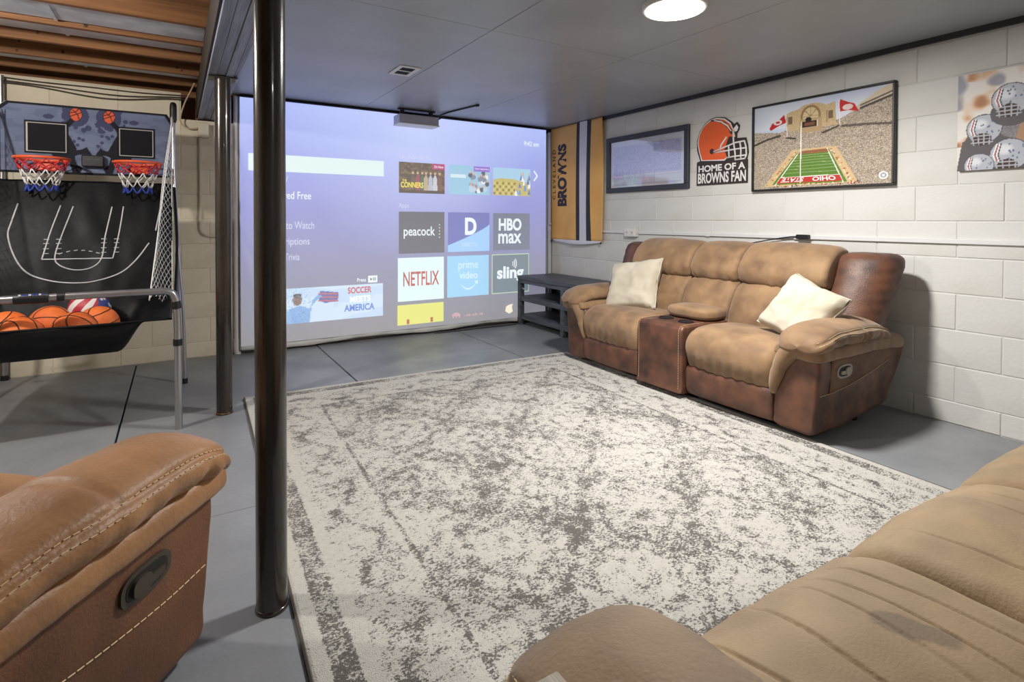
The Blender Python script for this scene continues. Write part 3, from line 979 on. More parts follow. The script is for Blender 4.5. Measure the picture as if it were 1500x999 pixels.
text('sling', (2.935, .465, 3.275, .640), P, white, scr, .003, bold=.035)
for k in range(3):
    a0 = arc(3.11, .665, .022 + .022 * k, .03 + .022 * k, -40, 40, 8); a1 = arc(3.11, .665, .032 + .022 * k, .04 + .022 * k, -40, 40, 8)
    decal(a0 + a1[::-1], P, white, scr, .003, 'logo_wave')
decal(rect(1.822, .112, 2.309, .308), P, em('yellow tile', (220, 220, 104)), scr, .0015, 'app_tile')
for u in (1.915, 2.165): decal(rect(u, .118, u + .028, .165), P, em('brick red', (176, 84, 56)), scr, .003, 'tile_mark')
decal(arc(2.45, .150, .05, .035, 0, 180, 12), P, em('rose', (196, 150, 160)), scr, .0025, 'tile_mark')
for u in (2.41, 2.445, 2.48): decal(rect(u, .132, u + .014, .152), P, em('rose', (196, 150, 160)), scr, .0025, 'tile_mark')
for k in range(9):
    u = 2.545 + k * .025
    decal(rect(u, .138, u + (.016 if k % 3 else .008), .150 + .012 * ((k * 7) % 3) / 2), P, em('rose', (196, 150, 160)), scr, .0025, 'tile_mark')
decal([(3.04, .15), (3.09, .12), (3.135, .14), (3.125, .19), (3.135, .225), (3.08, .215), (3.05, .2)], P, em('warm white', (236, 228, 200)), scr, .0025, 'tile_mark')

# ---- projector box on the ceiling
t = thing('ceiling_projector', 'pale box shaped projector hung from the ceiling above the sheet', 'projector', (1.97, 4.93, ZC))
mb = MB().box(1.77, 4.86, 2.042, 2.165, 5.03, 2.128, .006, 2)
mb.build('housing', mat('pale lilac plastic', (176, 176, 196), .35), t)
MB().box(1.765, 4.845, 2.036, 2.17, 5.035, 2.046, .003).build('base_plate', M['white_plastic'], t)
for x in (1.82, 2.11):
    MB().lathe((x, 4.93, 2.126), [(.022, 0), (.022, .066)], 14).build('mount_post', M['black_plastic'], t, smooth=True, auto=50)
MB().box(1.78, 4.91, 2.175, 2.15, 4.95, ZC, .002).build('mount_bar', M['trim'], t)
t = thing('cable_strip', 'black cable strip running along the ceiling from the projector', 'cable', (2.3, 4.7, ZC))
MB().tube(catmull([(2.175, 5.0, 2.12), (2.22, 5.0, 2.165), (2.26, 4.85, 2.184), (2.345, 4.42, 2.186)], 20, False), .008, 8).build('cord', M['cable_black'], t, smooth=True)
MB().tube(catmull([(2.18, 5.02, 2.10), (2.25, 5.03, 2.15), (2.30, 5.02, 2.18)], 12, False), .006, 8).build('cord', M['cable_black'], t, smooth=True)
MB().box(2.332, 4.40, 2.175, 2.362, 4.44, ZC, .003).build('clip', M['cable_black'], t)

# ============================================================ TV STAND
t = thing('tv_stand', 'low charcoal wooden stand with open shelves below the sheet corner', 'tv stand', (3.45, 4.4, 0))
MB().box(3.185, 3.66, .495, 3.675, 5.055, .535, .004).build('top', M['stand'], t)
MB().box(3.195, 3.67, .455, 3.215, 5.045, .495, .002).build('apron', M['stand'], t)
for y in (5.00, 4.225, 3.675):
    for x in (3.19, 3.61):
        MB().box(x, y, 0.0, x + .055, y + .052, .495, .003).build('leg', M['stand'], t)
for z in (.085, .285):
    MB().box(3.205, 3.69, z, 3.655, 5.04, z + .028, .002).build('shelf', M['stand'], t)
    MB().box(3.198, 3.70, z - .022, 3.212, 5.0, z + .03, .002).build('shelf_rail', M['stand'], t)
MB().box(3.655, 4.45, .05, 3.668, 5.04, .495).box(3.655, 3.67, .05, 3.668, 4.02, .495).build('back_board', M['black_plastic'], t)
MB().tube([(3.206, 4.985, .40), (3.198, 4.94, .398), (3.197, 4.90, .395)], .004, 6).build('cord_end', M['white_plastic'], t, smooth=True)
tag(MB().tube(catmull([(3.16, 5.03, .004), (3.0, 5.02, .004), (2.75, 5.035, .004), (2.4, 5.03, .004), (2.2, 5.04, .004)], 30, False), .004, 6).build('floor_cord', M['cable_black'], smooth=True),
    'thin black cord lying on the floor below the sheet', 'cord')

# ============================================================ PICTURES ON THE RIGHT WALL
def frame(t, y0, y1, z0, z1, x, wd, depth, material):
    """picture frame of four rails; y0 > y1"""
    MB().box(x - depth, y1, z1 - wd, x, y0, z1, .003).build('frame_rail', material, t)
    MB().box(x - depth, y1, z0, x, y0, z0 + wd, .003).build('frame_rail', material, t)
    MB().box(x - depth, y0 - wd, z0 + wd, x, y0, z1 - wd, .003).build('frame_rail', material, t)
    MB().box(x - depth, y1, z0 + wd, x, y1 + wd, z1 - wd, .003).build('frame_rail', material, t)

# framed panorama under glass
t = thing('framed_picture', 'slate framed panorama under glass between flag and helmet sign', 'picture', (XR, 3.66, 1.41))
frame(t, 4.172, 3.143, 1.412, 1.956, XR - .001, .047, .03, M['frame_slate'])
PR = plane_right(XR - .006)
decal(rect(-4.13, 1.455, -3.19, 1.912), PR, M['matboard'], t, 0, 'mat_board')
cv = Canvas(190, 64, (206, 208, 240))  # lavender tint in the print stands in for the sheet's reflection in the glass
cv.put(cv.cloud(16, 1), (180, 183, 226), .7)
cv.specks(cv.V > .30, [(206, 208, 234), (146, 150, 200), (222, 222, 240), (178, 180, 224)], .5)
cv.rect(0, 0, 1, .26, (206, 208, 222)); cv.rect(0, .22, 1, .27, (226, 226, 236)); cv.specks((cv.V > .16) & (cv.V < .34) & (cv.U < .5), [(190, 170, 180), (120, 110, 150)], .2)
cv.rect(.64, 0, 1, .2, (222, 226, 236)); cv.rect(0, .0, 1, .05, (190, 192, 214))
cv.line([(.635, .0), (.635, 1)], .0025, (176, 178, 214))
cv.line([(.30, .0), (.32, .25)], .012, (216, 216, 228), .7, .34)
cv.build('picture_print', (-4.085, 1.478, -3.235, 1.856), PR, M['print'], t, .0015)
for a in (rect(-4.09, 1.857, -3.23, 1.862), rect(-4.09, 1.472, -3.23, 1.477), rect(-4.091, 1.472, -4.086, 1.862), rect(-3.234, 1.472, -3.229, 1.862)):
    decal(a, PR, M['sign_white'], t, .002, 'mat_bevel')
MB().box(XR - .016, 3.185, 1.452, XR - .014, 4.13, 1.915).build('pane', M['glass'], t)

# die-cut sign with a helmet
t = thing('helmet_sign', 'die-cut wall sign of an orange football helmet with white lettering', 'sign', (XR, 2.83, 1.43))
PS = plane_right(XR - .002)
shell = [(-3.012, 1.637), (-3.035, 1.70), (-3.053, 1.78), (-3.04, 1.85), (-3.0, 1.91), (-2.94, 1.945), (-2.88, 1.955), (-2.81, 1.94), (-2.755, 1.90), (-2.72, 1.84), (-2.725, 1.80), (-2.70, 1.74), (-2.74, 1.68), (-2.80, 1.625)]
back = [(-3.068, 1.622), (-3.035, 1.632), (-3.066, 1.72), (-3.068, 1.80), (-3.045, 1.87), (-3.0, 1.925), (-2.94, 1.962), (-2.88, 1.972), (-2.80, 1.957), (-2.74, 1.915), (-2.715, 1.89), (-2.69, 1.905), (-2.665, 1.875), (-2.672, 1.84), (-2.69, 1.815), (-2.69, 1.78), (-2.61, 1.775), (-2.595, 1.72), (-2.588, 1.66), (-2.60, 1.612), (-2.594, 1.607), (-2.594, 1.430), (-3.070, 1.430)]
MB().prism(back, PS, .008).build('backing', M['sign_brown'], t)
decal(rect(-3.064, 1.436, -2.60, 1.602), PS, M['sign_brown'], t, .0085, 'plaque')
shell_w = [(-3.022, 1.632), (-3.047, 1.71), (-3.062, 1.785), (-3.044, 1.86), (-3.0, 1.918), (-2.94, 1.955), (-2.88, 1.965), (-2.80, 1.948), (-2.745, 1.905), (-2.715, 1.84), (-2.69, 1.74), (-2.73, 1.66), (-2.80, 1.615)]
decal(shell_w, PS, M['sign_white'], t, .0087, 'helmet_outline')
decal(shell, PS, M['sign_orange'], t, .0092, 'helmet_shell')
st = [(-2.93, 1.955), (-2.86, 1.948), (-2.79, 1.915), (-2.74, 1.86), (-2.722, 1.82), (-2.742, 1.815), (-2.765, 1.86), (-2.81, 1.905), (-2.87, 1.935), (-2.93, 1.943)]
decal(st, PS, M['sign_brown'], t, .0096, 'helmet_stripe')
decal([(-2.90, 1.951), (-2.83, 1.932), (-2.77, 1.892), (-2.735, 1.84), (-2.742, 1.838), (-2.78, 1.885), (-2.835, 1.922), (-2.90, 1.943)], PS, M['sign_white'], t, .0099, 'helmet_stripe')
decal(arc(-2.918, 1.70, .022, .022, 0, 345, 20), PS, M['sign_brown'], t, .0096, 'ear_hole')
decal([(-2.80, 1.70), (-2.76, 1.80), (-2.70, 1.79), (-2.66, 1.70), (-2.69, 1.63), (-2.77, 1.625)], PS, M['sign_brown'], t, .0096, 'face_opening')
decal([(-2.72, 1.855), (-2.69, 1.885), (-2.675, 1.86), (-2.685, 1.835), (-2.705, 1.83)], PS, M['sign_white'], t, .0097, 'face_clip')
gb = MB()
for pts in ([(-2.90, 1.695), (-2.80, 1.72), (-2.70, 1.745), (-2.62, 1.75)], [(-2.88, 1.685), (-2.80, 1.69), (-2.70, 1.695), (-2.605, 1.695)], [(-2.78, 1.635), (-2.70, 1.640), (-2.605, 1.640)], [(-2.62, 1.75), (-2.605, 1.70), (-2.602, 1.64), (-2.615, 1.615), (-2.70, 1.612)],
            [(-2.72, 1.84), (-2.715, 1.75), (-2.70, 1.66), (-2.70, 1.612)], [(-2.66, 1.75), (-2.65, 1.69), (-2.65, 1.615)], [(-2.78, 1.80), (-2.83, 1.74), (-2.84, 1.70)], [(-2.76, 1.73), (-2.755, 1.64)]):
    gb.tube([PS(u, v, .011) for u, v in pts], .0065, 6)
gb.build('face_guard', M['sign_white'], t, smooth=True)
text('HOME OF A', (-3.05, 1.538, -2.612, 1.592), PS, M['sign_white'], t, .0092, bold=.035)
text('BROWNS FAN', (-3.055, 1.444, -2.606, 1.530), PS, M['sign_white'], t, .0092, bold=.03)

# stadium picture
t = thing('stadium_picture', 'black framed photograph of a packed football stadium with green field', 'picture', (XR, 2.06, 1.355))
y0, y1, z0, z1 = 2.545, 1.590, 1.357, 1.988
frame(t, y0, y1, z0, z1, XR - .001, .014, .034, M['frame_black'])
MB().box(XR - .018, y1 + .01, z0 + .01, XR - .001, y0 - .01, z1 - .01).build('backing', M['frame_black'], t)
def S(yy, zz): return ((y0 - .014 - yy) / (y0 - y1 - .028), (zz - z0 - .014) / (z1 - z0 - .028))
cv = Canvas(300, 198, (196, 206, 224))
cv.put(np.clip((cv.V - .72) / .28, 0, 1), (158, 172, 204), .7)
cv.put(cv.cloud(5, 9) * (cv.V > .7), (226, 228, 232), .7)
tan = (176, 160, 138)
m = cv.poly([(0, .0), (0, .70), (.22, .66), (.3, .70), (.66, .72), (.78, .80), (1, .92), (1, 0)], tan)
crowd = [(206, 194, 176), (132, 118, 106), (104, 96, 92), (190, 178, 160), (150, 130, 112), (222, 214, 200), (92, 88, 90)]
cv.specks(m, crowd, .7)
up_r = cv.poly([(.72, .76), (1, .90), (1, 1.0), (.93, .97), (.80, .86)], (206, 190, 164)); cv.line([(.80, .80), (1, .885)], .008, (80, 74, 72), 1, .66); cv.line([(.80, .83), (1, .925)], .006, (110, 100, 92), 1, .66)
# upper deck shadow lines
cv.line([(0, .545), (.12, .60), (.22, .625)], .008, (66, 60, 58), .9, .66); cv.line([(.68, .64), (.85, .625), (1, .60)], .008, (90, 80, 72), .9, .66)
cv.poly([(.28, .60), (.35, .575), (.34, .56), (.26, .585)], (70, 64, 60)); cv.poly([(.53, .60), (.66, .66), (.66, .64), (.55, .585)], (80, 72, 66))
# rotunda
b1 = cv.poly([(.27, .66), (.26, .86), (.30, .885), (.36, .90), (.40, .935), (.47, .945), (.53, .93), (.57, .90), (.63, .92), (.64, .66)], (196, 172, 132))
cv.specks(b1, [(180, 152, 112), (210, 190, 152)], .4)
cv.ell(.455, .80, .075, .125, (150, 120, 84)); cv.ell(.455, .80, .058, .10, (206, 186, 146)); cv.rect(.37, .62, .54, .78, (182, 156, 118))
for k in range(5): cv.line([(.455, .80), (.455 + .06 * math.cos(PI * k / 4), .80 + .1 * math.sin(PI * k / 4))], .003, (150, 124, 88), 1, .66)
for x in (.30, .60): cv.rect(x - .015, .74, x + .015, .83, (120, 100, 78)); cv.rect(x - .03, .70, x - .022, .84, (150, 124, 90))
cv.ell(.44, .765, .022, .03, (40, 36, 36)); cv.rect(.395, .68, .50, .745, (58, 44, 40)); cv.rect(.385, .675, .39, .75, (220, 216, 210)); cv.rect(.505, .675, .51, .75, (220, 216, 210)); cv.rect(.41, .695, .485, .73, (128, 84, 60))
# field
fld = [S(2.19, 1.625), S(1.985, 1.622), S(1.865, 1.395), S(2.385, 1.400)]
cv.poly([(fld[0][0] - .05, fld[0][1] + .02), (fld[1][0] + .05, fld[1][1] + .02), (fld[2][0] + .07, .03), (fld[3][0] - .07, .03)], (206, 178, 134))
g = cv.poly(fld, (92, 128, 52)); cv.specks(g, [(104, 140, 60), (82, 116, 46)], .5)
def fp(a, b):   # across, along the field
    l = (fld[3][0] + (fld[0][0] - fld[3][0]) * b, fld[3][1] + (fld[0][1] - fld[3][1]) * b); r = (fld[2][0] + (fld[1][0] - fld[2][0]) * b, fld[2][1] + (fld[1][1] - fld[2][1]) * b)
    return (l[0] + (r[0] - l[0]) * a, l[1] + (r[1] - l[1]) * a)
for k in range(1, 11):
    b = .24 + .76 * (1 - (1 - k / 10) ** 1.4)
    cv.line([fp(.06, b), fp(.94, b)], .0018, (206, 214, 190), .55, .66)
cv.line([fp(.05, 0), fp(.05, 1)], .0035, (236, 236, 226), 1, .66); cv.line([fp(.95, 0), fp(.95, 1)], .0035, (236, 236, 226), 1, .66); cv.line([fp(.05, .22), fp(.95, .22)], .003, (236, 236, 226), 1, .66)
cv.poly([fp(.05, .04), fp(.05, .21), fp(.95, .21), fp(.95, .04)], (186, 58, 52))
cv.poly([fp(.05, .9), fp(.05, 1), fp(.95, 1), fp(.95, .9)], (170, 70, 58), .6)
# sideline crowds
for k in range(60):
    b = random.random(); u, v_ = fp(random.choice([-.06, 1.06]) + random.uniform(-.03, .03), b); cv.ell(u, v_, .004, .006, random.choice([(70, 60, 60), (200, 60, 50), (230, 226, 220)]))
for k in range(40): cv.ell(random.uniform(.15, .8), random.uniform(.02, .05), .005, .008, random.choice([(60, 52, 52), (180, 50, 46), (220, 210, 200)]))
# two red flags
cv.poly([(.13, .72), (.15, .78), (.20, .80), (.25, .865), (.27, .77), (.21, .745), (.145, .70)], (186, 46, 46)); cv.ell(.20, .785, .035, .03, (224, 214, 210)); cv.ell(.20, .785, .018, .014, (186, 46, 46))
cv.line([(.265, .87), (.278, .60)], .003, (230, 226, 220), 1, .66)
cv.poly([(.655, .86), (.665, .93), (.72, .885), (.76, .86), (.79, .77), (.72, .80), (.66, .80)], (190, 50, 50)); cv.ell(.715, .835, .035, .03, (230, 222, 218), .9)
cv.line([(.655, .93), (.665, .66)], .003, (230, 226, 220), 1, .66)
# goal post and seal
cv.line([(.385, .70), (.383, .06)], .0045, (236, 232, 224), 1, .66)
cv.ell(.945, .085, .03, .04, (226, 224, 222)); cv.ell(.945, .085, .018, .026, (150, 156, 170)); cv.ell(.945, .085, .009, .013, (226, 224, 222))
PO = plane_right(XR - .0185)
cv.build('picture_print', (-y0 + .014, z0 + .014, -y1 - .014, z1 - .014), PO, M['print'], t, 0)
# upside-down end zone lettering
def endzone(s, a0, a1):
    o = text(s, (0, 0, 1, 1), lambda u, v, w=0: Vector((u, v, w)), M['sign_white'], t, 0, bold=.03)
    org = ORG[t.name]
    for v_ in o.data.vertices:
        q = v_.co + org
        u, w_ = fp(a1 - (a1 - a0) * q.x, .19 - .13 * q.y)
        yy = (y0 - .014) - u * (y0 - y1 - .028); zz = z0 + .014 + w_ * (z1 - z0 - .028)
        v_.co = PO(-yy, zz, .001) - org
endzone('STATE', .10, .43); endzone('OHIO', .56, .88)

# canvas of football players
t = thing('player_canvas', 'unframed canvas print of football players in silver helmets', 'canvas', (XR, .9, 1.416))
cy0, cy1, cz0, cz1 = 1.283, .50, 1.416, 1.938
MB().box(XR - .022, cy1, cz0, XR - .001, cy0, cz1, .002).build('stretcher', M['canvas_edge'], t)
cv = Canvas(240, 160, (222, 218, 212))
nz = .5 * cv.cloud(7, 21) + .5 * cv.cloud(15, 22)
cv.put(np.clip((nz - .50) * 5, 0, 1) * (cv.V > .25), (206, 150, 104), .85)
cv.put(np.clip((nz - .60) * 6, 0, 1) * (cv.V > .25), (150, 104, 76), .7)
cv.put(np.clip((cv.cloud(9, 33) - .68) * 6, 0, 1) * (cv.V > .6), (146, 146, 160), .9)
def Q(yy, zz): return ((cy0 - yy) / (cy0 - cy1), (zz - cz0) / (cz1 - cz0))
def helmet(yy, zz, r, tilt=0, stripe=True, mask=True):
    u, v_ = Q(yy, zz)
    ru, rv = r / (cy0 - cy1), r / (cz1 - cz0)
    cv.ell(u, v_ - rv * .9, ru * 1.1, rv * .9, (92, 88, 90)); 
    cv.ell(u, v_, ru * 1.06, rv * 1.06, (84, 86, 96)); cv.ell(u, v_, ru, rv, (176, 180, 190)); cv.ell(u - ru * .25, v_ + rv * .35, ru * .55, rv * .45, (216, 218, 224), 1, .8)
    if stripe:
        for k, c in ((-.62, (160, 60, 66)), (-.70, (236, 236, 236)), (-.55, (236, 236, 236)), (-.48, (70, 70, 80))):
            cv.line([(u + ru * (k + .05), v_ + rv * .72), (u + ru * k * 1.2, v_), (u + ru * (k + .05), v_ - rv * .6)], ru * .035, c, 1, .66)
    for k in range(14):
        a = random.uniform(-.2, .85); b = random.uniform(-.3, .8)
        if a * a + b * b < .8: cv.ell(u + ru * a, v_ + rv * b, ru * .05, rv * .07, (96, 112, 140))
    if mask:
        cv.ell(u - ru * .1, v_ - rv * .75, ru * .55, rv * .45, (70, 52, 46))
        for k in range(4): cv.line([(u - ru * .7 + ru * .35 * k, v_ - rv * .35), (u - ru * .6 + ru * .3 * k, v_ - rv * 1.15)], ru * .035, (170, 172, 180), 1, .66)
        for k in range(3): cv.line([(u - ru * .75, v_ - rv * (.5 + .25 * k)), (u + ru * .5, v_ - rv * (.5 + .25 * k))], ru * .035, (170, 172, 180), 1, .66)
cv.poly([(.18, 0), (.24, .45), (.36, .56), (.6, .52), (.8, .7), (1, .6), (1, 0)], (128, 124, 128)); cv.specks((cv.U > .2) & (cv.V < .5), [(108, 104, 108), (150, 146, 148)], .4)
cv.poly([(.0, 0), (.03, .3), (.14, .4), (.3, .3), (.3, 0)], (94, 90, 92)); cv.poly([(.30, .2), (.34, .45), (.42, .4), (.40, .15)], (166, 132, 104))
helmet(1.165, 1.635, .073); helmet(1.055, 1.775, .078, mask=True); helmet(.80, 1.70, .09); helmet(1.06, 1.49, .078); helmet(1.185, 1.44, .062, mask=False); helmet(.86, 1.47, .085); helmet(.64, 1.60, .085)
cv.build('picture_print', (-cy0, cz0, -cy1, cz1), plane_right(XR - .0225), M['print'], t, 0)

# hanging flag
t = thing('team_flag', 'orange vertical flag with dark and white stripes beside the sheet', 'flag', (XR, 4.64, .90))
FY0, FY1, FZ0, FZ1 = 5.095, 4.215, .925, 2.185
def cloth(y, z, off=0.0):
    d = .010 * math.sin(9 * (y - 4.2) + 1.2 * z) * (.35 + .65 * (FZ1 - z)) + .006 * math.sin(23 * y + 3 * z)
    k = max(0.0, (4.42 - y) / .2) * .012
    return Vector((XR - .040 + d * .8 - k * math.sin(5 * z + 20 * y) * .5 - off, y, z))
def strip(name, ya, yb, za, zb, material, off, nu=6, nz=40, cv_=None):
    """band between two edges given as functions of height"""
    def fn(u, v):
        z = za + (zb - za) * v
        a = ya(z) if callable(ya) else ya; b = yb(z) if callable(yb) else yb
        return cloth(a + (b - a) * u, z, off)
    return MB().grid(fn, nu, nz).build(name, material, t, smooth=True, fix=False)
fo = strip('cloth', FY0, FY1, FZ0, FZ1, M['flag_orange'], 0, 40, 50)
md = fo.modifiers.new('thickness', 'SOLIDIFY'); md.thickness = .002; md.offset = 0
w1 = lambda z: .02 * math.sin(2.2 * (z - .9))
strip('stripe', lambda z: 4.630 + .2 * w1(z), lambda z: 4.572 + .3 * w1(z), FZ0, FZ1, M['flag_dark'], .0018)
strip('stripe', lambda z: 4.572 + .3 * w1(z), lambda z: 4.455 + .6 * w1(z), FZ0, FZ1, M['flag_white'], .0018)
strip('stripe', lambda z: 4.455 + .6 * w1(z), lambda z: 4.388 + .7 * w1(z), FZ0, FZ1, M['flag_dark'], .0018)
he = MB().grid(lambda u, v: cloth(FY0 - .02 + (FY1 - FY0 + .04) * u, FZ0 - .035 * math.sin(PI * u) * (1 - v) - .012 * (1 - v) + .002 * v, .0005), 24, 3).build('hem', M['flag_white'], t, smooth=True, fix=False)
md = he.modifiers.new('thickness', 'SOLIDIFY'); md.thickness = .002; md.offset = 0
for y in (FY0 - .015, FY1 + .015):
    MB().lathe((XR - .045, y, .90), [(.010, 0), (.010, .016)], 10).build('weight', M['black_plastic'], t)
PF = lambda u, v, w=0.0: cloth(-u, v, .003)
text('BROWNS', (-4.972, 1.298, -4.815, 1.99), PF, M['flag_dark'], t, bold=.055, rot=True)
text('C L E V E L A N D', (-5.068, 1.375, -5.015, 1.94), PF, M['flag_dark'], t, bold=.015, rot=True)

# ============================================================ RUG
RW, RL = 2.50, 3.20
rug_ang = math.radians(-2.0)
t = thing('area_rug', 'cream area rug with distressed charcoal pattern in front of the loveseat', 'rug', (1.555, 2.17, 0), rug_ang)
nx, ny = 250, 320
def rug_density(x, y):
    """how worn-in the dark yarn is, 0..1; x,y from the centre of the rug"""
    ex, ey = RW / 2 - abs(x), RL / 2 - abs(y)
    e = min(ex, ey)
    n1 = noise.noise(Vector((x * 3.1, y * 3.1, .3))); n2 = noise.noise(Vector((x * 8, y * 8, 4.0))); n3 = noise.noise(Vector((x * 1.3, y * 1.3, 9.0)))
    if e < .045: return .03
    if e < .115: return .52 + .25 * n2 + .28 * n1
    if e < .15: return .08
    if e < .385:
        # border garland
        s = (y if ex < ey else x)
        ph = s * 2 * PI / .42
        mid = .268 + .062 * math.sin(ph)
        dd = abs(e - mid)
        v = .45 * math.exp(-(dd / .02) ** 2)
        q = ((s / .21) % 1.0 - .5) * .21
        v += .38 * math.exp(-((math.hypot(q, (e - .268)) - .055) / .016) ** 2)
        return .25 + .42 * v + .14 * n2 + .08 * n1 + .2 * noise.noise(Vector((x * 20, y * 20, 14.0)))
    if e < .405: return .55 + .2 * n2
    # inner field: staggered ogee medallions
    px, py = .56, .62
    u = x / px; w = y / py
    best = 9
    for i in (math.floor(u), math.floor(u) + 1):
        for off in (0, .5):
            cx = i + off
            for j in (math.floor(w), math.floor(w) + 1):
                cyy = j + off
                dx, dy = abs(u - cx), abs(w - cyy)
                r = (dx ** 1.45 + dy ** 1.45) ** (1 / 1.45)
                best = min(best, r)
    ring = math.exp(-((best - .43) / .055) ** 2)
    ring2 = math.exp(-((best - .27) / .03) ** 2)
    core = math.exp(-((best - .10) / .045) ** 2)
    isle = math.exp(-(best / .27) ** 2)
    n4 = noise.noise(Vector((x * 20, y * 20, 14.0)))
    v = .42 - .24 * isle + .14 * ring + .12 * ring2 + .18 * core
    return v + .12 * n2 + .08 * n1 + .07 * n3 + .22 * n4

def rug_mat():
    m = bpy.data.materials.new('rug yarn')
    m.use_nodes = True
    nt = m.node_tree
    b = nt.nodes['Principled BSDF']
    b.inputs['Roughness'].default_value = .95
    b.inputs['Specular IOR Level'].default_value = .1
    b.inputs['Sheen Weight'].default_value = .15
    tc = nt.nodes.new('ShaderNodeTexCoord')
    def nz(scale, detail, rough=.6, stretch=None):
        n = nt.nodes.new('ShaderNodeTexNoise')
        n.inputs['Scale'].default_value = scale; n.inputs['Detail'].default_value = detail; n.inputs['Roughness'].default_value = rough
        if stretch:
            mp = nt.nodes.new('ShaderNodeMapping'); mp.inputs['Scale'].default_value = stretch
            nt.links.new(tc.outputs['Object'], mp.inputs['Vector']); nt.links.new(mp.outputs['Vector'], n.inputs['Vector'])
        else:
            nt.links.new(tc.outputs['Object'], n.inputs['Vector'])
        return n.outputs['Fac']
    def math_(op, a, b_=None, c_=None):
        n = nt.nodes.new('ShaderNodeMath'); n.operation = op
        for i, v in enumerate((a, b_, c_)):
            if v is None: continue
            if isinstance(v, (int, float)): n.inputs[i].default_value = v
            else: nt.links.new(v, n.inputs[i])
        return n.outputs[0]
    at = nt.nodes.new('ShaderNodeAttribute'); at.attribute_name = 'wear'
    fine = nz(120, 3, .7, (1.0, 1.4, 1.0)); mid = nz(30, 3)
    val = math_('MULTIPLY_ADD', fine, .72, math_('MULTIPLY', mid, .28))
    thr = math_('MULTIPLY_ADD', at.outputs['Fac'], -.31, .640)
    mr = nt.nodes.new('ShaderNodeMapRange'); mr.interpolation_type = 'SMOOTHSTEP'
    mr.inputs['From Min'].default_value = -.018; mr.inputs['From Max'].default_value = .03
    nt.links.new(math_('SUBTRACT', val, thr), mr.inputs['Value'])
    cream = nt.nodes.new('ShaderNodeMix'); cream.data_type = 'RGBA'
    cream.inputs[6].default_value = lin((202, 199, 192)); cream.inputs[7].default_value = lin((172, 169, 161))
    nt.links.new(nz(60, 4), cream.inputs[0])
    mx = nt.nodes.new('ShaderNodeMix'); mx.data_type = 'RGBA'
    mx.inputs[7].default_value = lin((84, 79, 75))
    nt.links.new(math_('MULTIPLY', mr.outputs['Result'], .92), mx.inputs[0]); nt.links.new(cream.outputs[2], mx.inputs[6])
    nt.links.new(mx.outputs[2], b.inputs['Base Color'])
    bp = nt.nodes.new('ShaderNodeBump'); bp.inputs['Strength'].default_value = .75; bp.inputs['Distance'].default_value = .006
    nt.links.new(nz(230, 3), bp.inputs['Height']); nt.links.new(bp.outputs['Normal'], b.inputs['Normal'])
    return m
vs = []; wear = []
for j in range(ny + 1):
    for i in range(nx + 1):
        x = (i / nx - .5) * RW; y = (j / ny - .5) * RL
        e = min(RW / 2 - abs(x), RL / 2 - abs(y))
        wav = .004 * noise.noise(Vector((0, y * 2.5, 1))) if RW / 2 - abs(x) < .02 else 0
        vs.append((x + wav, y, .0125 if e > .004 else .009)); wear.append(max(0, min(1, rug_density(x, y))))
top = MB(); top.add(vs, [(j * (nx + 1) + i, j * (nx + 1) + i + 1, (j + 1) * (nx + 1) + i + 1, (j + 1) * (nx + 1) + i) for j in range(ny) for i in range(nx)])
o = top.build('pile', rug_mat(), t, fix=False)
a = o.data.attributes.new('wear', 'FLOAT', 'POINT'); a.data.foreach_set('value', np.array(wear, np.float32))
MB().box(-RW / 2 + .004, -RL / 2 + .004, 0.0, RW / 2 - .004, RL / 2 - .004, .008).build('backing', mat('rug backing', (150, 140, 124), .95), t)
edge = [(-RW / 2, -RL / 2, .006), (RW / 2, -RL / 2, .006), (RW / 2, RL / 2, .006), (-RW / 2, RL / 2, .006)]
MB().tube([edge[0], edge[3]], .006, 6).build('binding', mat('dark rug binding', (84, 78, 72), .95), t)
MB().tube([edge[1], edge[2]], .006, 6).build('binding', bpy.data.materials['dark rug binding'], t)

# ============================================================ RECLINING SEATS
def lean(z, k=.40): return max(0.0, z - .45) * k

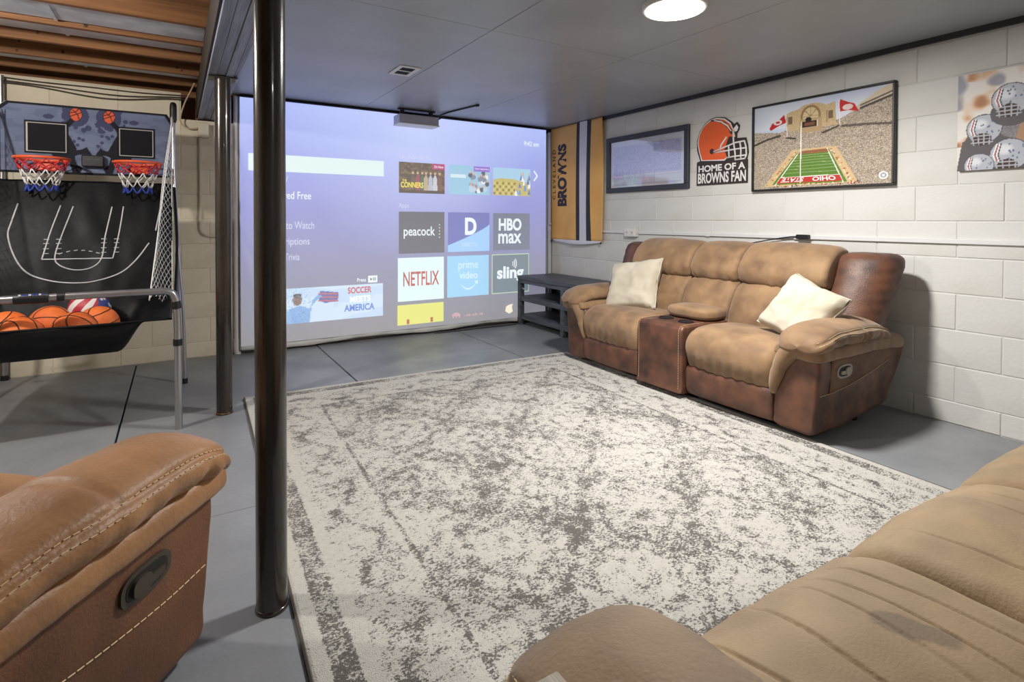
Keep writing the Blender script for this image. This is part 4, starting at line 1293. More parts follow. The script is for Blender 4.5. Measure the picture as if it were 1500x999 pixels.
def recliner(name, label, cat, loc, rz, modules, suede, leather, aw=.25, pleats=None, arm_mat=None, seed=1, foot_lift=0.0, back_r=.09, arm_lever=(1, 1), pad_lo=0.0, side_suede=False, seat_mats=None, lever_mat=None):
    """reclining seat: local x across, y from front (0) to back, z up"""
    t = thing(name, label, cat, loc, rz)
    arm_mat = arm_mat or suede
    W_ = 2 * aw + sum(w for k, w in modules)
    ns = lambda p, s, o_=0: noise.noise(Vector((p.x * s + seed * 7.3 + o_, p.y * s, p.z * s)))
    x = aw
    DZ = .035
    # --- seats, footrests, backs
    for mi, (kind, w) in enumerate(modules):
        a, b = x, x + w
        if kind == 'seat':
            pf = [(.52, .24), (.53, .40), (.44, .455), (.30, .470), (.14, .474), (.03, .455), (-.035, .405), (-.05, .34), (-.035, .275), (0.0, .225), (.10, .205), (.32, .21)]
            pl = pleats[mi] if pleats else []
            def dsp(tn, s, p, ins, pl=pl, a=a, w=w, mi=mi):
                d = .012 * (1 - tn * tn) + .006 * ns(p, 5, mi) + .0035 * ns(p, 13, 3)
                d -= .004 * math.exp(-((p.z - .445) / .006) ** 2) * (p.y < .06)
                d += .0036 * math.sin(p.x * 95 + 2 * math.sin(p.y * 20)) * math.exp(-((p.z - .27) / .06) ** 2) * (1 if p.y < .12 else 0)
                for gx, depth in pl:
                    q = p.x - (a + gx * w) - .018 * math.sin(p.y * 7 + gx * 9) - .10 * (gx - .5) * max(0, .2 - p.y)
                    fade = max(0.0, min(1.0, (p.y + .02) / .10)) if depth < .008 else 1.0
                    d -= depth * math.exp(-(q / .0036) ** 2) * (1 if p.z > .3 else .3) * fade
                    d += depth * .22 * math.exp(-(q / .03) ** 2) * (1 if p.z > .3 else .3)
                return d
            sc = sweep(pf, a + .004, b - .004, .05, 170 if pleats else 44, 64, 'x', disp=dsp, er=7)
            so = sc.build('seat_cushion', (seat_mats or {}).get(mi, suede), t, smooth=True)
            ring = [r[0] for r in sc.rings]
            # cushion welt along the front edge
            fpf = [(.10, .06), (.10, .225), (.04, .245), (-.01, .235), (-.03, .20), (-.03, .12), (-.015, .065), (.03, .05)]
            fo_ = sweep(fpf, a + .006, b - .006, .022, 30, 36, 'x', disp=lambda tn, s, p, ins: .006 * (1 - tn * tn) + .003 * ns(p, 7) + .0016 * math.sin(p.x * 70 + p.z * 20) * (p.z > .17))
            f2 = fo_.build('footrest', leather, t, smooth=True)
        else:
            bodyp = [(-.035, .04), (-.045, .10), (-.045, .40), (-.03, .458), (.02, .468), (.30, .468), (.55, .468), (.57, .30), (.57, .04), (.2, .04)]
            co = sweep(bodyp, a + .006, b - .006, .018, 12, 60, 'x', disp=lambda tn, s, p, ins: .002 * ns(p, 9))
            cb_ = co.build('console', leather, t, smooth=True)
            for k in (0, 1):
                xx = a + .028 if k == 0 else b - .028
                path = [(xx, -.049, .07), (xx, -.049, .40), (xx, -.043, .445), (xx, -.02, .468), (xx, .05, .4725), (xx, .20, .4725)]
                stitches(catmull(path, 40, False)).build('stitching', M['thread'], cb_)
            for k in (-1, 1):
                cx = (a + b) / 2 + k * .085
                cu_ = MB()
                cu_.lathe((cx, .12, .467), [(.052, 0), (.052, .007), (.046, .010), (.041, .008), (.040, .002)], 28)
                cu_.build('cup_holder', M['black_plastic'], cb_, smooth=True, auto=40)
                MB().lathe((cx, .12, .4685), [(.038, 0), (.038, .0035)], 24).build('cup_well', M['lever_dark'], cb_)
            lid = soft(((a + b) / 2, .34, .512), ((b - a) / 2 - .008, .145, .045), 3.6, 16, post=lambda p: p + Vector((0, 0, .006 * ns(p, 8))))
            lo_ = lid.build('console_lid', suede, t, smooth=True)
        # back: lumbar cushion and headrest
        hb = .985 if kind == 'seat' else .980
        lum = [(.40, .43), (.375, .47), (.355, .54), (.355, .62), (.375, .69), (.41, .722), (.48, .735), (.58, .72), (.60, .58), (.56, .43)]
        hed = [(.405, .728), (.365, .752), (.335, .80), (.335, .86), (.36, .925), (.41, hb - .015), (.47, hb), (.54, hb - .02), (.585, .92), (.60, .82), (.59, .74), (.50, .715)]
        if kind != 'seat':
            lum = [(p + .004, q) for p, q in lum]; hed = [(p + .004, q) for p, q in hed]
        def post(p):
            q = p.copy(); q.y += lean(p.z); return q
        def dl(tn, s, p, ins, mi=mi):
            d = .018 * (1 - tn * tn) + .007 * ns(p, 5, mi + 9) + .0025 * ns(p, 16)
            d -= .008 * math.exp(-((p.z - .585) / .010) ** 2) * (p.y < .45) * (abs(tn) < .55)
            d += .002 * math.sin(p.x * 60 + 5 * ns(p, 5)) * math.exp(-((p.z - .70) / .03) ** 2)
            return d
        def dh(tn, s, p, ins, mi=mi):
            d = .014 * (1 - tn * tn) + .006 * ns(p, 5, mi + 30) + .0025 * ns(p, 16)
            g = math.exp(-(min(abs(p.z - .74), .2) / .03) ** 2)
            d += .0028 * g * math.sin(p.x * 75 + 6 * ns(p, 6))
            d += .0022 * math.sin(p.z * 120) * math.exp(-((1 - abs(tn)) / .10) ** 2)
            return d
        sweep(lum, a + .002, b - .002, .032, 34, 44, 'x', post=post, disp=dl).build('back_cushion', suede, t, smooth=True)
        sweep(hed, a + .002, b - .002, .032, 40, 48, 'x', post=post, disp=dh).build('headrest', suede, t, smooth=True)
        x = b
    # --- back bolsters and rear panel
    for sgn in (0, 1):
        mx_ = (lambda q: q) if sgn == 0 else (lambda q: W_ - q)
        prof = [(.245, .44), (.235, .40), (.18, .375), (.11, .385), (.05, .42), (.015, .48), (.01, .56), (.05, .60), (.16, .61), (.24, .59)]
        def pb(p, mx_=mx_):
            q = p.copy(); q.y += lean(p.z) + .045; k = max(0, (p.z - .5) / .45)
            q.x = mx_(q.x - .055 * k * (1 - p.x / .25) + .012 * k * (p.x / .25) + .02 * max(0, .65 - p.z)); return q
        bo = sweep(prof, .40, .952, .06, 26, 40, 'z', post=pb, disp=lambda tn, s, p, ins: .010 * (1 - tn * tn) + .005 * ns(p, 6) + .002 * math.sin(p.z * 110) * math.exp(-((p.x - .03) / .035) ** 2))
        bo_ = bo.build('back_bolster', leather, t, smooth=True)
        prof2 = [(.04, .575), (.03, .61), (.05, .65), (.15, .67), (.25, .66), (.26, .60), (.15, .585)]
        def pb2(p, mx_=mx_):
            q = p.copy(); q.y += lean(p.z, .36) + .03; q.x = mx_(q.x - .045 * max(0, (p.z - .5) / .45)); return q
        sweep(prof2, .10, .925, .03, 20, 28, 'z', post=pb2).build('back_edge', arm_mat, t, smooth=True)
    bp_ = [(.60, .08), (.60, .40), (.62, .82), (.66, .87), (.71, .85), (.72, .40), (.72, .10), (.68, .07)]
    sweep(bp_, aw * .5, W_ - aw * .5, .03, 10, 36, 'x', post=lambda p: Vector((p.x, p.y + lean(p.z, .30), p.z))).build('back_panel', leather, t, smooth=True)
    MB().box(aw * .6, .06, .03, W_ - aw * .6, .72, .2, .005).build('base_frame', M['lever_dark'], t)
    # --- arms
    for sgn in (0, 1):
        mx_ = (lambda q: q) if sgn == 0 else (lambda q: W_ - q)
        mir = lambda p, mx_=mx_: Vector((mx_(p.x), p.y, p.z))
        def flare(p, mx_=mx_):
            q = p.copy()
            k = max(0, p.y / .74)
            q.z = p.z + .075 * max(0, k - .35) * max(0, (.30 - p.z) / .26)
            q.y += .17 * k * k * (p.z - .05) / .40
            q.x = mx_(q.x); return q
        body = [(.036, .045), (.022, .13), (.006, .28), (-.002, .40), (.012, .448), (.06, .465), (.18, .462), (.235, .43), (.246, .33), (.246, .10), (.236, .05), (.14, .04)]
        ab = sweep(body, -.012, .74, .022, 40, 60, 'y', post=flare, disp=lambda tn, s, p, ins: .0022 * ns(p, 8) + .0012 * ns(p, 22))
        ao = ab.build('arm_panel', leather, t, smooth=True)
        # tan roll that caps the arm and runs down its inner front
        roll_ = [(-.022, .432), (-.030, .465), (-.014, .496), (.05, .508), (.14, .508), (.205, .494), (.232, .465), (.225, .435), (.12, .427), (.03, .422)]
        def rp(p, mx_=mx_):
            q = p.copy(); k = max(0, (p.y - .45) / .4); q.z -= .02 * k * k; q.x = mx_(q.x); return q
        rl = sweep(roll_, -.040, .84, .030, 40, 44, 'y', post=rp, disp=lambda tn, s, p, ins: .004 * ns(p, 8) + .0018 * math.sin(p.y * 85 + 3 * ns(p, 7)) * (.5 + .5 * ns(p, 4, 2)))
        rl.build('arm_roll', arm_mat, t, smooth=True)
        path = catmull([(-.005, .006, .475), (.07, -.004, .482), (.14, -.012, .462), (.185, -.018, .405), (.215, -.02, .33), (.235, -.018, .26), (.243, -.01, .215)], 22, False)
        tr = MB().tube([mir(p) for p in path], [.030 + .018 * math.sin(PI * min(1, i / 14)) * (1 if i < 14 else 1) if i < 14 else .036 - .0030 * (i - 14) for i in range(22)], 16)
        tr.build('arm_front_roll', arm_mat, t, smooth=True)
        # puffed arm pad
        pad = [(-.046, .532), (-.040, .562), (-.012, .586), (.04, .602), (.095, .606), (.15, .598), (.195, .576), (.214, .545), (.205, .516), (.15, .500), (.07, .497), (-.015, .504)]
        def pp(p, mx_=mx_):
            q = p.copy()
            f = max(0, (.14 - p.y) / .19); r = max(0, (p.y - .34) / .42)
            q.z -= .050 * f * f + .075 * r * r + pad_lo * 0
            q.x += (.03 * r) * (1 if p.x < .1 else -.4)
            q.x = mx_(q.x); return q
        def pd(tn, s, p, ins):
            d = .010 * (1 - tn * tn) + .006 * ns(p, 6) + .002 * ns(p, 20)
            lowside = math.exp(-((p.z - .525) / .03) ** 2) * (1 if p.x < .05 else .3)
            d += .0075 * lowside * math.sin(p.y * 62 + 4 * ns(p, 9)) * (.6 + .5 * ns(p, 3, 5))
            d -= .007 * math.exp(-((p.z - .566) / .006) ** 2) * (p.x < 0)         # seam groove
            d -= .008 * math.exp(-((p.y - .34) / .008) ** 2) * (p.z > .57)         # cross seam
            return d
        pdm = sweep(pad, -.065, .76, .075, 60, 72, 'y', post=pp, disp=pd, er=9)
        po = pdm.build('arm_pad', arm_mat, t, smooth=True)
        # stitches along the pad seam (two rows), taken from the pad's own surface
        idx = {}
        for rowz in (.573, .559):
            line_ = []
            for r in pdm.rings[4:-4]:
                cand = [q for q in r]
                best = None
                for q in cand[:]:
                    qx = q.x if sgn == 0 else W_ - q.x
                    if qx < .05:
                        f = max(0, (.14 - q.y) / .19); rr = max(0, (q.y - .34) / .42)
                        zz = q.z + .050 * f * f + .075 * rr * rr
                        if best is None or abs(zz - rowz) < best[0]: best = (abs(zz - rowz), q)
                if best:
                    q = best[1].copy(); q.x += (-.0012 if sgn == 0 else .0012); line_.append(q)
            if len(line_) > 4:
                # even out the row
                sm_ = [sum((line_[max(0, min(len(line_) - 1, i + k))] for k in (-2, -1, 0, 1, 2)), Vector((0, 0, 0))) / 5 for i in range(len(line_))]
                stitches(sm_, .0013, .012, .005).build('stitching', M['thread'], po)
        # stitched curve on the outer side panel
        sp_ = []
        for k in range(30):
            y = .015 + .70 * k / 29; z = .25 + .22 * max(0, y - .1) ** 1.5
            xo = .022 + (.006 - .022) * (z - .13) / .15 if z < .28 else .006 + (-.002 - .006) * (z - .28) / .12
            sp_.append(mir(Vector((xo - .0028, y, z))))
        stitches(sp_, .0015, .016, .004).build('stitching', M['thread'], ao)
        if side_suede:
            def up_side(u, v):
                y = .10 + u * .63
                zs = .25 + .22 * max(0, y - .1) ** 1.5
                z = zs + (.430 - zs) * v
                xo = .022 + (.006 - .022) * (z - .13) / .15 if z < .28 else .006 + (-.002 - .006) * (z - .28) / .12
                return mir(Vector((xo - .0022, y, z)))
            MB().grid(up_side, 24, 6).build('side_panel', M['suede_side'], ao, smooth=True, thick=.002)
        if arm_lever[sgn]:
            # oval recess with the pull lever
            cy_, cz_ = .225, .355
            def ov(ry, rz_, n=36, e=3.0):
                out = []
                for k in range(n):
                    an = 2 * PI * k / n
                    cu_, su_ = math.cos(an), math.sin(an)
                    out.append((math.copysign(abs(cu_) ** (2 / e), cu_) * ry, math.copysign(abs(su_) ** (2 / e), su_) * rz_))
                return out
            def side(u, v, w): return mir(Vector((.0005 - .004 * (v / .1) - w, cy_ + u, cz_ + v)))
            o1 = MB().prism(ov(.072, .036), side, .008).build('lever_plate', lever_mat or M['lever_plate'], t)
            MB().prism(ov(.060, .026), lambda u, v, w: side(u, v, w + .008), .001).build('recess', M['lever_dark'], o1)
            hl = MB().prism([(u + .022, v) for u, v in ov(.026, .020)], lambda u, v, w: side(u, v, w + .009), .008)
            hl.prism([(-.045, -.012), (.0, -.016), (.0, .004), (-.045, .004)], lambda u, v, w: side(u, v, w + .009), .006)
            hl.build('lever', lever_mat or M['lever_plate'], o1)
    # --- feet
    for fx in (aw * .5, W_ - aw * .5):
        for fy in (.08, .56):
            zf = foot_lift if fy < .3 else 0.0
            MB().lathe((fx, fy, zf), [(.022, 0), (.026, .02), (.026, .075 - zf)], 16).build('foot', M['black_plastic'], t)
    return t

# loveseat along the white wall (faces the room's left)
recliner('loveseat', 'two tone brown reclining loveseat with centre console against the white wall', 'loveseat', (2.745, 3.575, 0), -PI / 2,
         [('seat', .60), ('console', .40), ('seat', .60)], M['suede'], M['leather'], aw=.235, seed=1, foot_lift=.014, side_suede=True, lever_mat=mat('pale lever plate', (150, 144, 132), .4))
# caramel recliner in the left foreground
recliner('recliner_chair', 'caramel leather recliner with pull lever and stitched arm beside the column', 'recliner', (.072, 1.60, 0), math.radians(143),
         [('seat', .60)], M['suede_chair'], M['leather_chair'], aw=.25, seed=3)
# long sofa in the right foreground (faces the sheet)
recliner('reclining_sofa', 'long tan suede sofa with pleated seat cushions at the near rug edge', 'sofa', (2.685, .585, 0), PI,
         [('seat', .60), ('seat', .60), ('seat', .56)], M['suede_sofa'], M['leather'], aw=.265, seed=5, arm_mat=M['suede_brown'], foot_lift=0.0, seat_mats={2: M['suede_stain']},
         pleats=[[(.3, .004), (.7, .004)], [(.22, .004), (.40, .004), (.75, .005)], [(.20, .006), (.36, .005), (.47, .005), (.64, .007), (.84, .006)]])

# ---- pillows
def pillow(label, loc, size, rot, seed):
    n = 26
    vs = []; fs = []
    def pt(i, j, s):
        u, v = i / n * 2 - 1, j / n * 2 - 1
        th = (max(0, 1 - u ** 4) * max(0, 1 - v ** 4)) ** .42 * .075
        pin = 1 - .10 * (1 - abs(u * v)) * (max(abs(u), abs(v)) ** 3)
        q = Vector((u * size[0] / 2 * pin, s * th, v * size[1] / 2 * pin))
        e = max(abs(u), abs(v))
        q.y += .014 * noise.noise(Vector((u * 2.6 + seed, v * 2.6, s))) + .004 * math.sin(14 * (u + v * .6) + seed) * e ** 3 * (1 - e ** 8)
        q.y += s * .007 * noise.noise(Vector((u * 6 + seed, v * 6, s)))
        return q
    for s in (-1, 1):
        k = len(vs)
        vs += [pt(i, j, s) for j in range(n + 1) for i in range(n + 1)]
        fs += [(k + j * (n + 1) + i, k + j * (n + 1) + i + 1, k + (j + 1) * (n + 1) + i + 1, k + (j + 1) * (n + 1) + i) for j in range(n) for i in range(n)]
    t = thing('throw_pillow', label, 'pillow', loc, .001)
    t.rotation_euler = rot
    ORG[t.name] = Vector((0, 0, 0))
    o = MB().add(vs, fs).build('cover', M['pillow'], t, smooth=True)
    bm = bmesh.new(); bm.from_mesh(o.data); bmesh.ops.remove_doubles(bm, verts=bm.verts, dist=.004); bmesh.ops.recalc_face_normals(bm, faces=bm.faces); bm.to_mesh(o.data); bm.free()
    ed = [pt(i, 0, 0) for i in range(n)] + [pt(n, j, 0) for j in range(n)] + [pt(n - i, n, 0) for i in range(n)] + [pt(0, n - j, 0) for j in range(n)]
    MB().tube(ed, .004, 6, closed=True).build('piping', M['pillow'], t, smooth=True)
    return t
pillow('cream throw pillow leaning on the seat nearer the tv stand', (3.04, 3.12, .635), (.45, .42), (math.radians(-30), math.radians(-9), math.radians(-76)), 1.0)
pillow('cream throw pillow tilted on one corner by the lever arm', (3.04, 1.775, .622), (.385, .37), (math.radians(-34), math.radians(17), math.radians(-104)), 5.0)

# ---- end table beside the camera-side sofa arm
t = thing('end_table', 'grey washed wooden end table touching the brown sofa arm', 'table', (.17, .27, 0))
MB().box(-.05, .04, .61, .3625, .488, .632, .003).build('top', M['table_wood'], t)
for x in (-.03, .285):
    for y in (.06, .43):
        MB().box(x, y, 0, x + .04, y + .04, .61, .003).build('leg', M['table_wood'], t)
MB().box(-.02, .07, .555, .315, .46, .61, .002).build('apron', M['table_wood'], t)

# ============================================================ BASKETBALL ARCADE GAME
g = thing('basketball_game', 'folding two-hoop basketball arcade game with black fabric ramp', 'arcade game', (-.48, 4.0, 0))
BY = 4.58
# backboard
bx0, bx1, bz0, bz1 = -.94, -.018, 1.432, 1.880
out = [(bx0, bz0), (bx1, bz0), (bx1, 1.826), (-.050, bz1), (-.876 - .03, bz1), (bx0, 1.845)]
PBk = plane_back(BY)
MB().prism(out, PBk, -.02).build('backboard', M['black_plastic'], g)
bd = g.children[-1]
cv = Canvas(230, 112, (112, 121, 148))
def B(x, z): return ((x - bx0) / (bx1 - bx0), (z - bz0) / (bz1 - bz0))
cv.put(cv.cloud(7, 41), (90, 99, 126), .6); cv.put(cv.cloud(18, 42) > .62, (86, 95, 122), .5)
for k in range(9):
    v_ = .06 + k * .115
    cv.put((np.abs(cv.V - v_) < .006) & (cv.cloud(23, 50 + k) > .5), (96, 106, 136), .7)
    for j in range(14):
        u = (j + (k % 2) * .5) / 13
        cv.put((np.abs(cv.U - u) < .0025) & (cv.V > v_) & (cv.V < v_ + .115) & (cv.cloud(19, 80 + j) > .55), (100, 110, 140), .6)
ink = (28, 28, 36); navy = (62, 66, 96)
for cx, sg in ((-.558, 1), (-.382, -1)):
    u, v_ = B(cx, 1.826)
    cv.ell(u, v_ - .02, .075, .16, navy)
    for k in range(16):
        an = random.uniform(0, 2 * PI); r = random.uniform(.9, 1.5)
        cv.ell(u + .07 * r * math.cos(an), v_ - .03 + .15 * r * math.sin(an), random.uniform(.008, .02), random.uniform(.02, .05), navy)
    for k in range(6): cv.ell(u - sg * .0 + random.uniform(-.04, .07) * sg, v_ - random.uniform(.28, .46), .011, .024, navy)
    cv.ell(u - sg * .15, v_ - .06, .03, .035, navy)
    # arm and body of a leaping player
    hand = B(cx - sg * .02, 1.785); sh = B(cx - sg * .075, 1.70)
    cv.line([hand, B(cx - sg * .045, 1.752), sh], .016, ink, 1, .49)
    cv.poly([B(cx - sg * .04, 1.70), B(cx + sg * .005, 1.60), B(cx - sg * .01, 1.53), B(cx - sg * .12, 1.54), B(cx - sg * .16, 1.72)], ink)
    kn = B(-.465 - sg * .037, 1.612)
    cv.poly([B(cx - sg * .03, 1.585), B(cx + sg * .03, 1.60), (kn[0] - .0, kn[1] + .01), B(-.465 - sg * .008, 1.565), B(cx + sg * .02, 1.565), B(cx - sg * .03, 1.545)], ink)
    cv.poly([B(cx - sg * .01, 1.555), B(cx + sg * .005, 1.50), B(cx + sg * .035, 1.475), B(cx + sg * .02, 1.445), B(cx - sg * .02, 1.45), B(cx - sg * .04, 1.53)], ink)
    cv.ell(u, v_, .036, .098, (40, 30, 32)); cv.ell(u, v_, .033, .092, (206, 92, 62))
    cv.line([(u - .03, v_ - .03), (u + .03, v_ + .03)], .003, (50, 32, 30), 1, .49); cv.line([(u - .02, v_ + .07), (u + .01, v_), (u + .02, v_ - .08)], .003, (50, 32, 30), 1, .49); cv.line([(u - .03, v_ + .02), (u, v_ + .03), (u + .015, v_ + .085)], .003, (50, 32, 30), 1, .49)
for x0, x1 in ((-.817, -.597), (-.338, -.122)):
    a, b = B(x0, 1.560), B(x1, 1.768)
    cv.rect(a[0], a[1], b[0], b[1], (18, 18, 24))
    e = .012
    for rc in ((a[0] + e, a[1] + .025, b[0] - e, a[1] + .037), (a[0] + e, b[1] - .037, b[0] - e, b[1] - .025), (a[0] + e, a[1] + .025, a[0] + e + .005, b[1] - .025), (b[0] - e - .005, a[1] + .025, b[0] - e, b[1] - .025)):
        cv.rect(*rc, (190, 186, 180))
cv.rect(0, 0, 1, .035, ink); cv.rect(0, .965, 1, 1, ink); cv.rect(0, 0, .012, 1, ink); cv.rect(.988, 0, 1, 1, ink)
cv.poly([(1, .80), (1, 1), (.94, 1)], ink); cv.poly([(0, .84), (0, 1), (.07, 1)], ink)
cv.line([(1, .83), (.955, .985)], .012, ink, 1, .49); cv.line([(0, .88), (.05, .985)], .012, ink, 1, .49)
po = cv.build('board_print', (bx0, bz0, bx1, bz1), PBk, M['print_gloss'], bd, .0008)
# cut the print's upper corners to the chamfered board
bm = bmesh.new(); bm.from_mesh(po.data)
dead = []
for v_ in bm.verts:
    x, z = v_.co.x + ORG[bd.name].x, v_.co.z + ORG[bd.name].z
    if (x > -.050 and z > 1.826 + (bx1 - x) / (bx1 + .05) * (bz1 - 1.826)) or (x < -.906 and z > 1.845 + (x - bx0) / .034 * (bz1 - 1.845)): dead.append(v_)
bmesh.ops.delete(bm, geom=dead, context='VERTS'); bm.to_mesh(po.data); bm.free()
sb = MB().box(-.527, BY - .045, 1.484, -.408, BY - .001, 1.560, .006).build('score_unit', M['black_plastic'], bd)
MB().box(-.505, BY - .0465, 1.528, -.478, BY - .0445, 1.536).box(-.458, BY - .0465, 1.528, -.430, BY - .0445, 1.536).build('score_display', M['frame_slate'], sb)
# hoops
for cx in (-.705, -.214):
    R_, cy_, cz_ = .134, 4.415, 1.512
    rim = MB().tube([(cx + R_ * math.cos(2 * PI * k / 36), cy_ + R_ * math.sin(2 * PI * k / 36), cz_) for k in range(36)], .0085, 10, closed=True)
    rim.box(cx - .045, cy_ + R_ - .01, cz_ - .008, cx + .045, BY - .002, cz_ + .004, .002)
    rim.box(cx - .05, BY - .012, cz_ - .06, cx + .05, BY - .001, cz_ + .01, .002)
    ho = rim.build('hoop', M['rim'], g, smooth=True, auto=40)
    def npt(a, lv):
        rr = (R_ - .004) * (1 - .42 * min(1, lv * 1.25)) + (.008 if lv > .95 else 0)
        return (cx + rr * math.cos(a), cy_ + rr * math.sin(a), cz_ - .005 - .20 * lv)
    N = 10
    bands = ((0.0, .33, M['net_red'], .0042), (.33, .80, M['net_white'], .0036), (.80, 1.0, M['net_blue'], .0048))
    for l0, l1, mm, rad in bands:
        nb = MB()
        rows = {0.0: [0, .17, .33], .33: [.33, .56, .80], .80: [.80, 1.0]}[l0]
        for ri in range(len(rows) - 1):
            for k in range(N):
                s0 = (ri + (0 if l0 == 0 else 2 if l0 < .5 else 4)) % 2
                for d in (-.5, .5):
                    a0 = 2 * PI * (k + s0 * .5) / N; a1 = a0 + d * 2 * PI / N
                    p0, p1 = Vector(npt(a0, rows[ri])), Vector(npt(a1, rows[ri + 1]))
                    mid = (p0 + p1) / 2 + Vector((0, 0, -.006))
                    nb.tube([p0, mid, p1], rad, 5)
        nb.build('net', mm, ho, smooth=True)
# ramp of black fabric
path = [(4.50, 1.385), (4.40, 1.13), (4.30, .84), (4.22, .60), (4.08, .455), (3.64, .425), (3.486, .475), (3.47, .597)]
def rpath(v):
    v = max(0, min(1, v)) * 7; i = min(int(v), 6); q = v - i
    pc = lambda k: path[max(0, min(7, k))]
    out = []
    for c_ in (0, 1):
        p0, p1, p2, p3 = pc(i - 1)[c_], pc(i)[c_], pc(i + 1)[c_], pc(i + 2)[c_]
        out.append(.5 * (2 * p1 + (p2 - p0) * q + (2 * p0 - 5 * p1 + 4 * p2 - p3) * q * q + (3 * p1 - p0 - 3 * p2 + p3) * q ** 3))
    return out
def ramp(x, v, off=0.0):
    y, z = rpath(v); y2, z2 = rpath(min(1, v + .01)); y1, z1 = rpath(max(0, v - .01))
    n = Vector((0, z1 - z2, y2 - y1)); n = -n.normalized() if n.length > 0 else Vector((0, 0, 1))
    if n.z < 0: n = -n
    u = (x + .95) / .95
    w = .010 * noise.noise(Vector((x * 4, v * 5, 2))) + .006 * noise.noise(Vector((x * 11, v * 9, 5))) + .008 * math.sin(14 * x + 9 * v) * max(0, v - .35)
    # the right end of the trough is pulled up flat towards the frame
    k = max(0.0, min(1.0, (x + .27) / .14)); k = k * k * (3 - 2 * k)
    zz = z
    if v > .42:
        zz = z * (1 - k) + max(z, .60 + .10 * max(0, y - 3.9)) * k
    return Vector((x, y, zz)) + n * (w * (1.0 if v < .45 else .25) + off)
MB().grid(lambda u, v: ramp(-.945 + u * (.945 - .022), v), 60, 70).build('ramp', M['fabric_black'], g, smooth=True, fix=False, thick=.003)
rp_ = g.children[-1]
def court(pts, n, r=.0045, closed=False):
    q = catmull([(a, b, 0) for a, b in pts], n, False)
    return MB().tube([ramp(p.x, p.y, .004) for p in q], r, 6).build('court_line', M['white_line'], rp_, smooth=True)
court([(-.825, .093), (-.849, .150), (-.859, .187), (-.831, .238), (-.781, .287), (-.716, .315), (-.600, .335), (-.455, .338), (-.318, .315), (-.234, .277), (-.153, .217)], 60)
court([(-.116, .178), (-.101, .132), (-.085, .087)], 14)
for a in ([(-.620, .098), (-.661, .180), (-.695, .260)], [(-.695, .260), (-.521, .260), (-.346, .262)], [(-.346, .262), (-.317, .185), (-.296, .098)], [(-.222, .90), (-.197, .75)]): court(a, 14, .004)
court([(-.557, .100), (-.602, .183), (-.634, .250), (-.612, .278), (-.538, .295), (-.458, .290), (-.405, .262), (-.388, .193), (-.357, .100)], 50, .004)
for i in range(6):
    a = -.618 + i * .037
    court([(a, .247 - .012 * math.sin(PI * (i + .3) / 6)), (a + .019, .247 - .013 * math.sin(PI * (i + .8) / 6))], 4, .003)
for sx in (-.680, -.620, -.396, -.330):
    for v_ in (.202, .214, .229, .243): court([(sx - .012, v_), (sx + .016, v_)], 3, .0026)
MB().tube([ramp(-.945 + k / 40 * .923, 1.0) for k in range(41)], .006, 6).build('hem', M['fabric_black'], g, smooth=True)
# tubes
ch = M['chrome_tube']
front = catmull([(.006, 3.453, 0), (.005, 3.453, .35), (.003, 3.453, .62), (-.008, 3.453, .715), (-.04, 3.453, .750), (-.12, 3.453, .753), (-.45, 3.453, .754), (-.72, 3.453, .753), (-.88, 3.453, .752), (-.945, 3.453, .745), (-.978, 3.453, .70), (-.985, 3.453, .6), (-.985, 3.453, .3), (-.985, 3.453, 0)], 100, False)
MB().tube(front, .0185, 14).build('front_frame', ch, g, smooth=True, auto=60)
ff = g.children[-1]
MB().tube([(-.661, 3.453, .753), (-.531, 3.453, .754)], .026, 14).build('sleeve', M['black_plastic'], ff, smooth=True, auto=50)
for k in range(8):
    MB().box(-.640 + k * .0125, 3.4262, .770, -.631 + k * .0125, 3.4272, .777).build('sleeve_mark', M['net_blue' if k % 3 else 'net_white'], ff)
MB().tube([(-.50, 3.453, .754), (-.47, 3.453, .754)], .0225, 12).build('clamp', M['black_plastic'], ff, smooth=True, auto=50)
MB().tube([(.002, 3.453, .655), (-.003, 3.453, .695)], .0225, 12).build('clamp', M['black_plastic'], ff, smooth=True, auto=50)
MB().tube([(.0048, 3.453, .455), (.0045, 3.453, .49)], .0225, 12).build('clamp', M['black_plastic'], ff, smooth=True, auto=50)
for x, xo in ((.046, .0), (-1.01, -.955)):
    up_ = MB().tube(catmull([(x, 4.40, .03), (x - .01, 4.43, .5), (x - .04 if x > 0 else x + .03, 4.47, 1.0), (xo - .012, 4.52, 1.5), (xo - .012, 4.555, 1.93)], 30, False), .0135, 12)
    u_ = up_.build('rear_upright', ch, g, smooth=True, auto=60)
    MB().tube([(x, 4.40, .0), (x, 4.40, .035)], .0175, 12).build('rubber_foot', M['black_plastic'], u_, smooth=True, auto=50)
    MB().tube(catmull([(xo - .012, 4.548, 1.82), (xo - .012, 4.554, 1.88), (xo - .012, 4.558, 1.945), (xo - .012, 4.558, 1.965)], 8, False), [.016, .022, .022, .022, .022, .02, .016, .010], 12).build('end_pad', M['black_plastic'], u_, smooth=True)
    MB().tube([(xo + .016, 3.47, .30), (xo + .016, 4.0, .62), (xo + .002, 4.45, .90)], .010, 10).build('side_brace', ch, g, smooth=True)
    MB().tube([(xo + .012, 3.475, .02), (xo + .012, 3.47, .45), (xo + .010, 3.66, .60)], .0105, 10).build('fold_leg', ch, g, smooth=True)
    MB().tube(catmull([(xo - .01, 4.50, 1.36), (xo + .005, 4.2, 1.0), (xo - .005, 3.72, .72), (xo - .004, 3.50, .66)], 14, False), .009, 6).build('strap', M['fabric_black'], g, smooth=True)
MB().tube([(-.985, 4.44, .5), (.03, 4.44, .5)], .010, 10).build('cross_bar', ch, g, smooth=True)
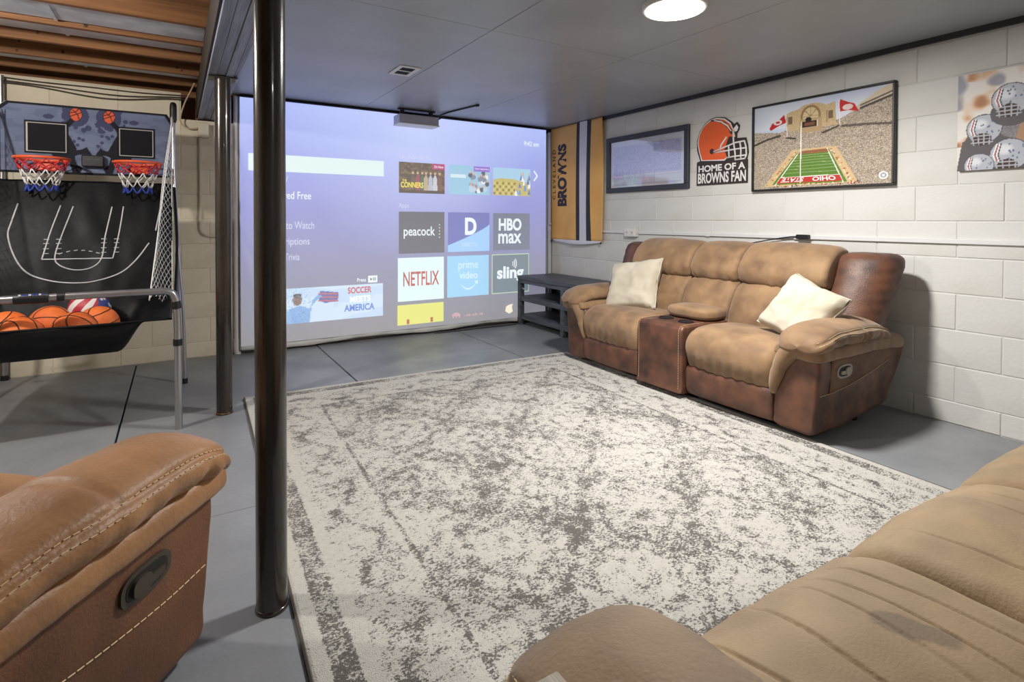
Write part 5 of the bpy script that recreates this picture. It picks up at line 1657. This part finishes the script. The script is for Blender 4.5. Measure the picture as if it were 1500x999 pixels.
# side nets
def side_net(x_top, x_bot, sgn):
    nb = MB()
    def np_(a, b):
        top_ = Vector((x_top, 4.53, 1.84)); rear = Vector((x_top - .01 * sgn, 4.44 - .5 * max(0, a - .5), 1.84 - a * 1.25)); frn = top_.lerp(Vector((x_bot, 3.52, .70)), a)
        p = rear.lerp(frn, b); p.x -= sgn * .035 * math.sin(PI * b) * math.sin(PI * a); return p
    n = 26
    for i in range(n + 1):
        for d in (-1, 1):
            pts = []
            b = 0.0 if d > 0 else 1.0
            a = i / n
            for k in range(9):
                bb = k / 8; aa = a + d * (bb - .5) * .22
                if 0 <= aa <= 1: pts.append(np_(aa, bb))
            if len(pts) > 1: nb.tube(pts, .0016, 4)
    nb.tube([np_(k / 20, 1) for k in range(21)], .0035, 6); nb.tube([np_(k / 20, 0) for k in range(21)], .003, 6)
    nb.build('side_net', M['net_white'], g, smooth=True)
side_net(-.014, -.125, 1)
side_net(-.95, -.86, -1)

# ---- balls in the trough
def ball_seams(r):
    mb = MB()
    mb.tube([(r * math.cos(a), r * math.sin(a), 0) for a in np.linspace(0, 2 * PI, 40, endpoint=False)], .0028, 5, closed=True)
    mb.tube([(0, r * math.cos(a), r * math.sin(a)) for a in np.linspace(0, 2 * PI, 40, endpoint=False)], .0028, 5, closed=True)
    for s in (-1, 1):
        pts = []
        for a in np.linspace(0, 2 * PI, 40, endpoint=False):
            v_ = Vector((s * (.62 + .0 * math.cos(a)), .78 * math.cos(a), .78 * math.sin(a) * .9)).normalized() * r
            pts.append(v_)
        mb.tube(pts, .0028, 5, closed=True)
    return mb
BR = .101
proto = thing('basketball', 'orange basketball lying in the black fabric trough of the arcade game', 'ball', (0, 0, 0), 0, 'orange basketballs in the trough')
MB().sphere((0, 0, 0), BR, 32, 20).build('skin', M['ball'], proto, smooth=True)
ball_seams(BR).build('seam', M['ball_seam'], proto, smooth=True)
spots = [((-.750, 3.774, .556), (.4, .9, .3)), ((-.666, 3.582, .549), (1.2, .2, .9)), ((-.600, 3.930, .552), (.2, .5, 1.8)), ((-.453, 3.600, .553), (1.0, .6, 2.4)), ((-.375, 3.812, .548), (.5, 1.3, .2))]
for i, (p, r) in enumerate(spots):
    o = proto if i == 0 else copy_tree(proto)
    o.location = p; o.rotation_euler = r
fb = thing('flag_ball', 'red white and blue star patterned ball behind the orange basketballs', 'ball', (-.440, 4.060, .602), .4)
fb.rotation_euler = (.5, .3, .5)
ball_cols = [mat('ball white', (226, 222, 218), .5), mat('ball red', (178, 44, 62), .5), mat('ball blue', (52, 66, 132), .5)]
o = MB().sphere((0, 0, 0), .105, 48, 24).build('skin', ball_cols[0], fb, smooth=True)
o.data.materials.append(ball_cols[1]); o.data.materials.append(ball_cols[2])
for p in o.data.polygons:
    c = p.center.normalized()
    lon = math.degrees(math.atan2(c.y, c.x)) % 360
    if c.z > .35 and c.x > -.1: p.material_index = 2
    else: p.material_index = 1 if int(lon / 22.5) % 2 else 0
stars = MB()
for k in range(22):
    la, lo_ = random.uniform(.42, .97), random.uniform(-1.5, 1.5)
    d = Vector((math.sqrt(1 - la * la) * math.cos(lo_), math.sqrt(1 - la * la) * math.sin(lo_), la))
    e1 = d.orthogonal().normalized(); e2 = d.cross(e1)
    pts = []
    for j in range(10):
        rr = .013 if j % 2 == 0 else .0055
        q = d * .105 + (e1 * math.cos(j * PI / 5) + e2 * math.sin(j * PI / 5)) * rr
        pts.append(q.normalized() * .1058)
    stars.add([d * .1060] + pts, [(0, 1 + j, 1 + (j + 1) % 10) for j in range(10)])
stars.build('star', ball_cols[0], fb)
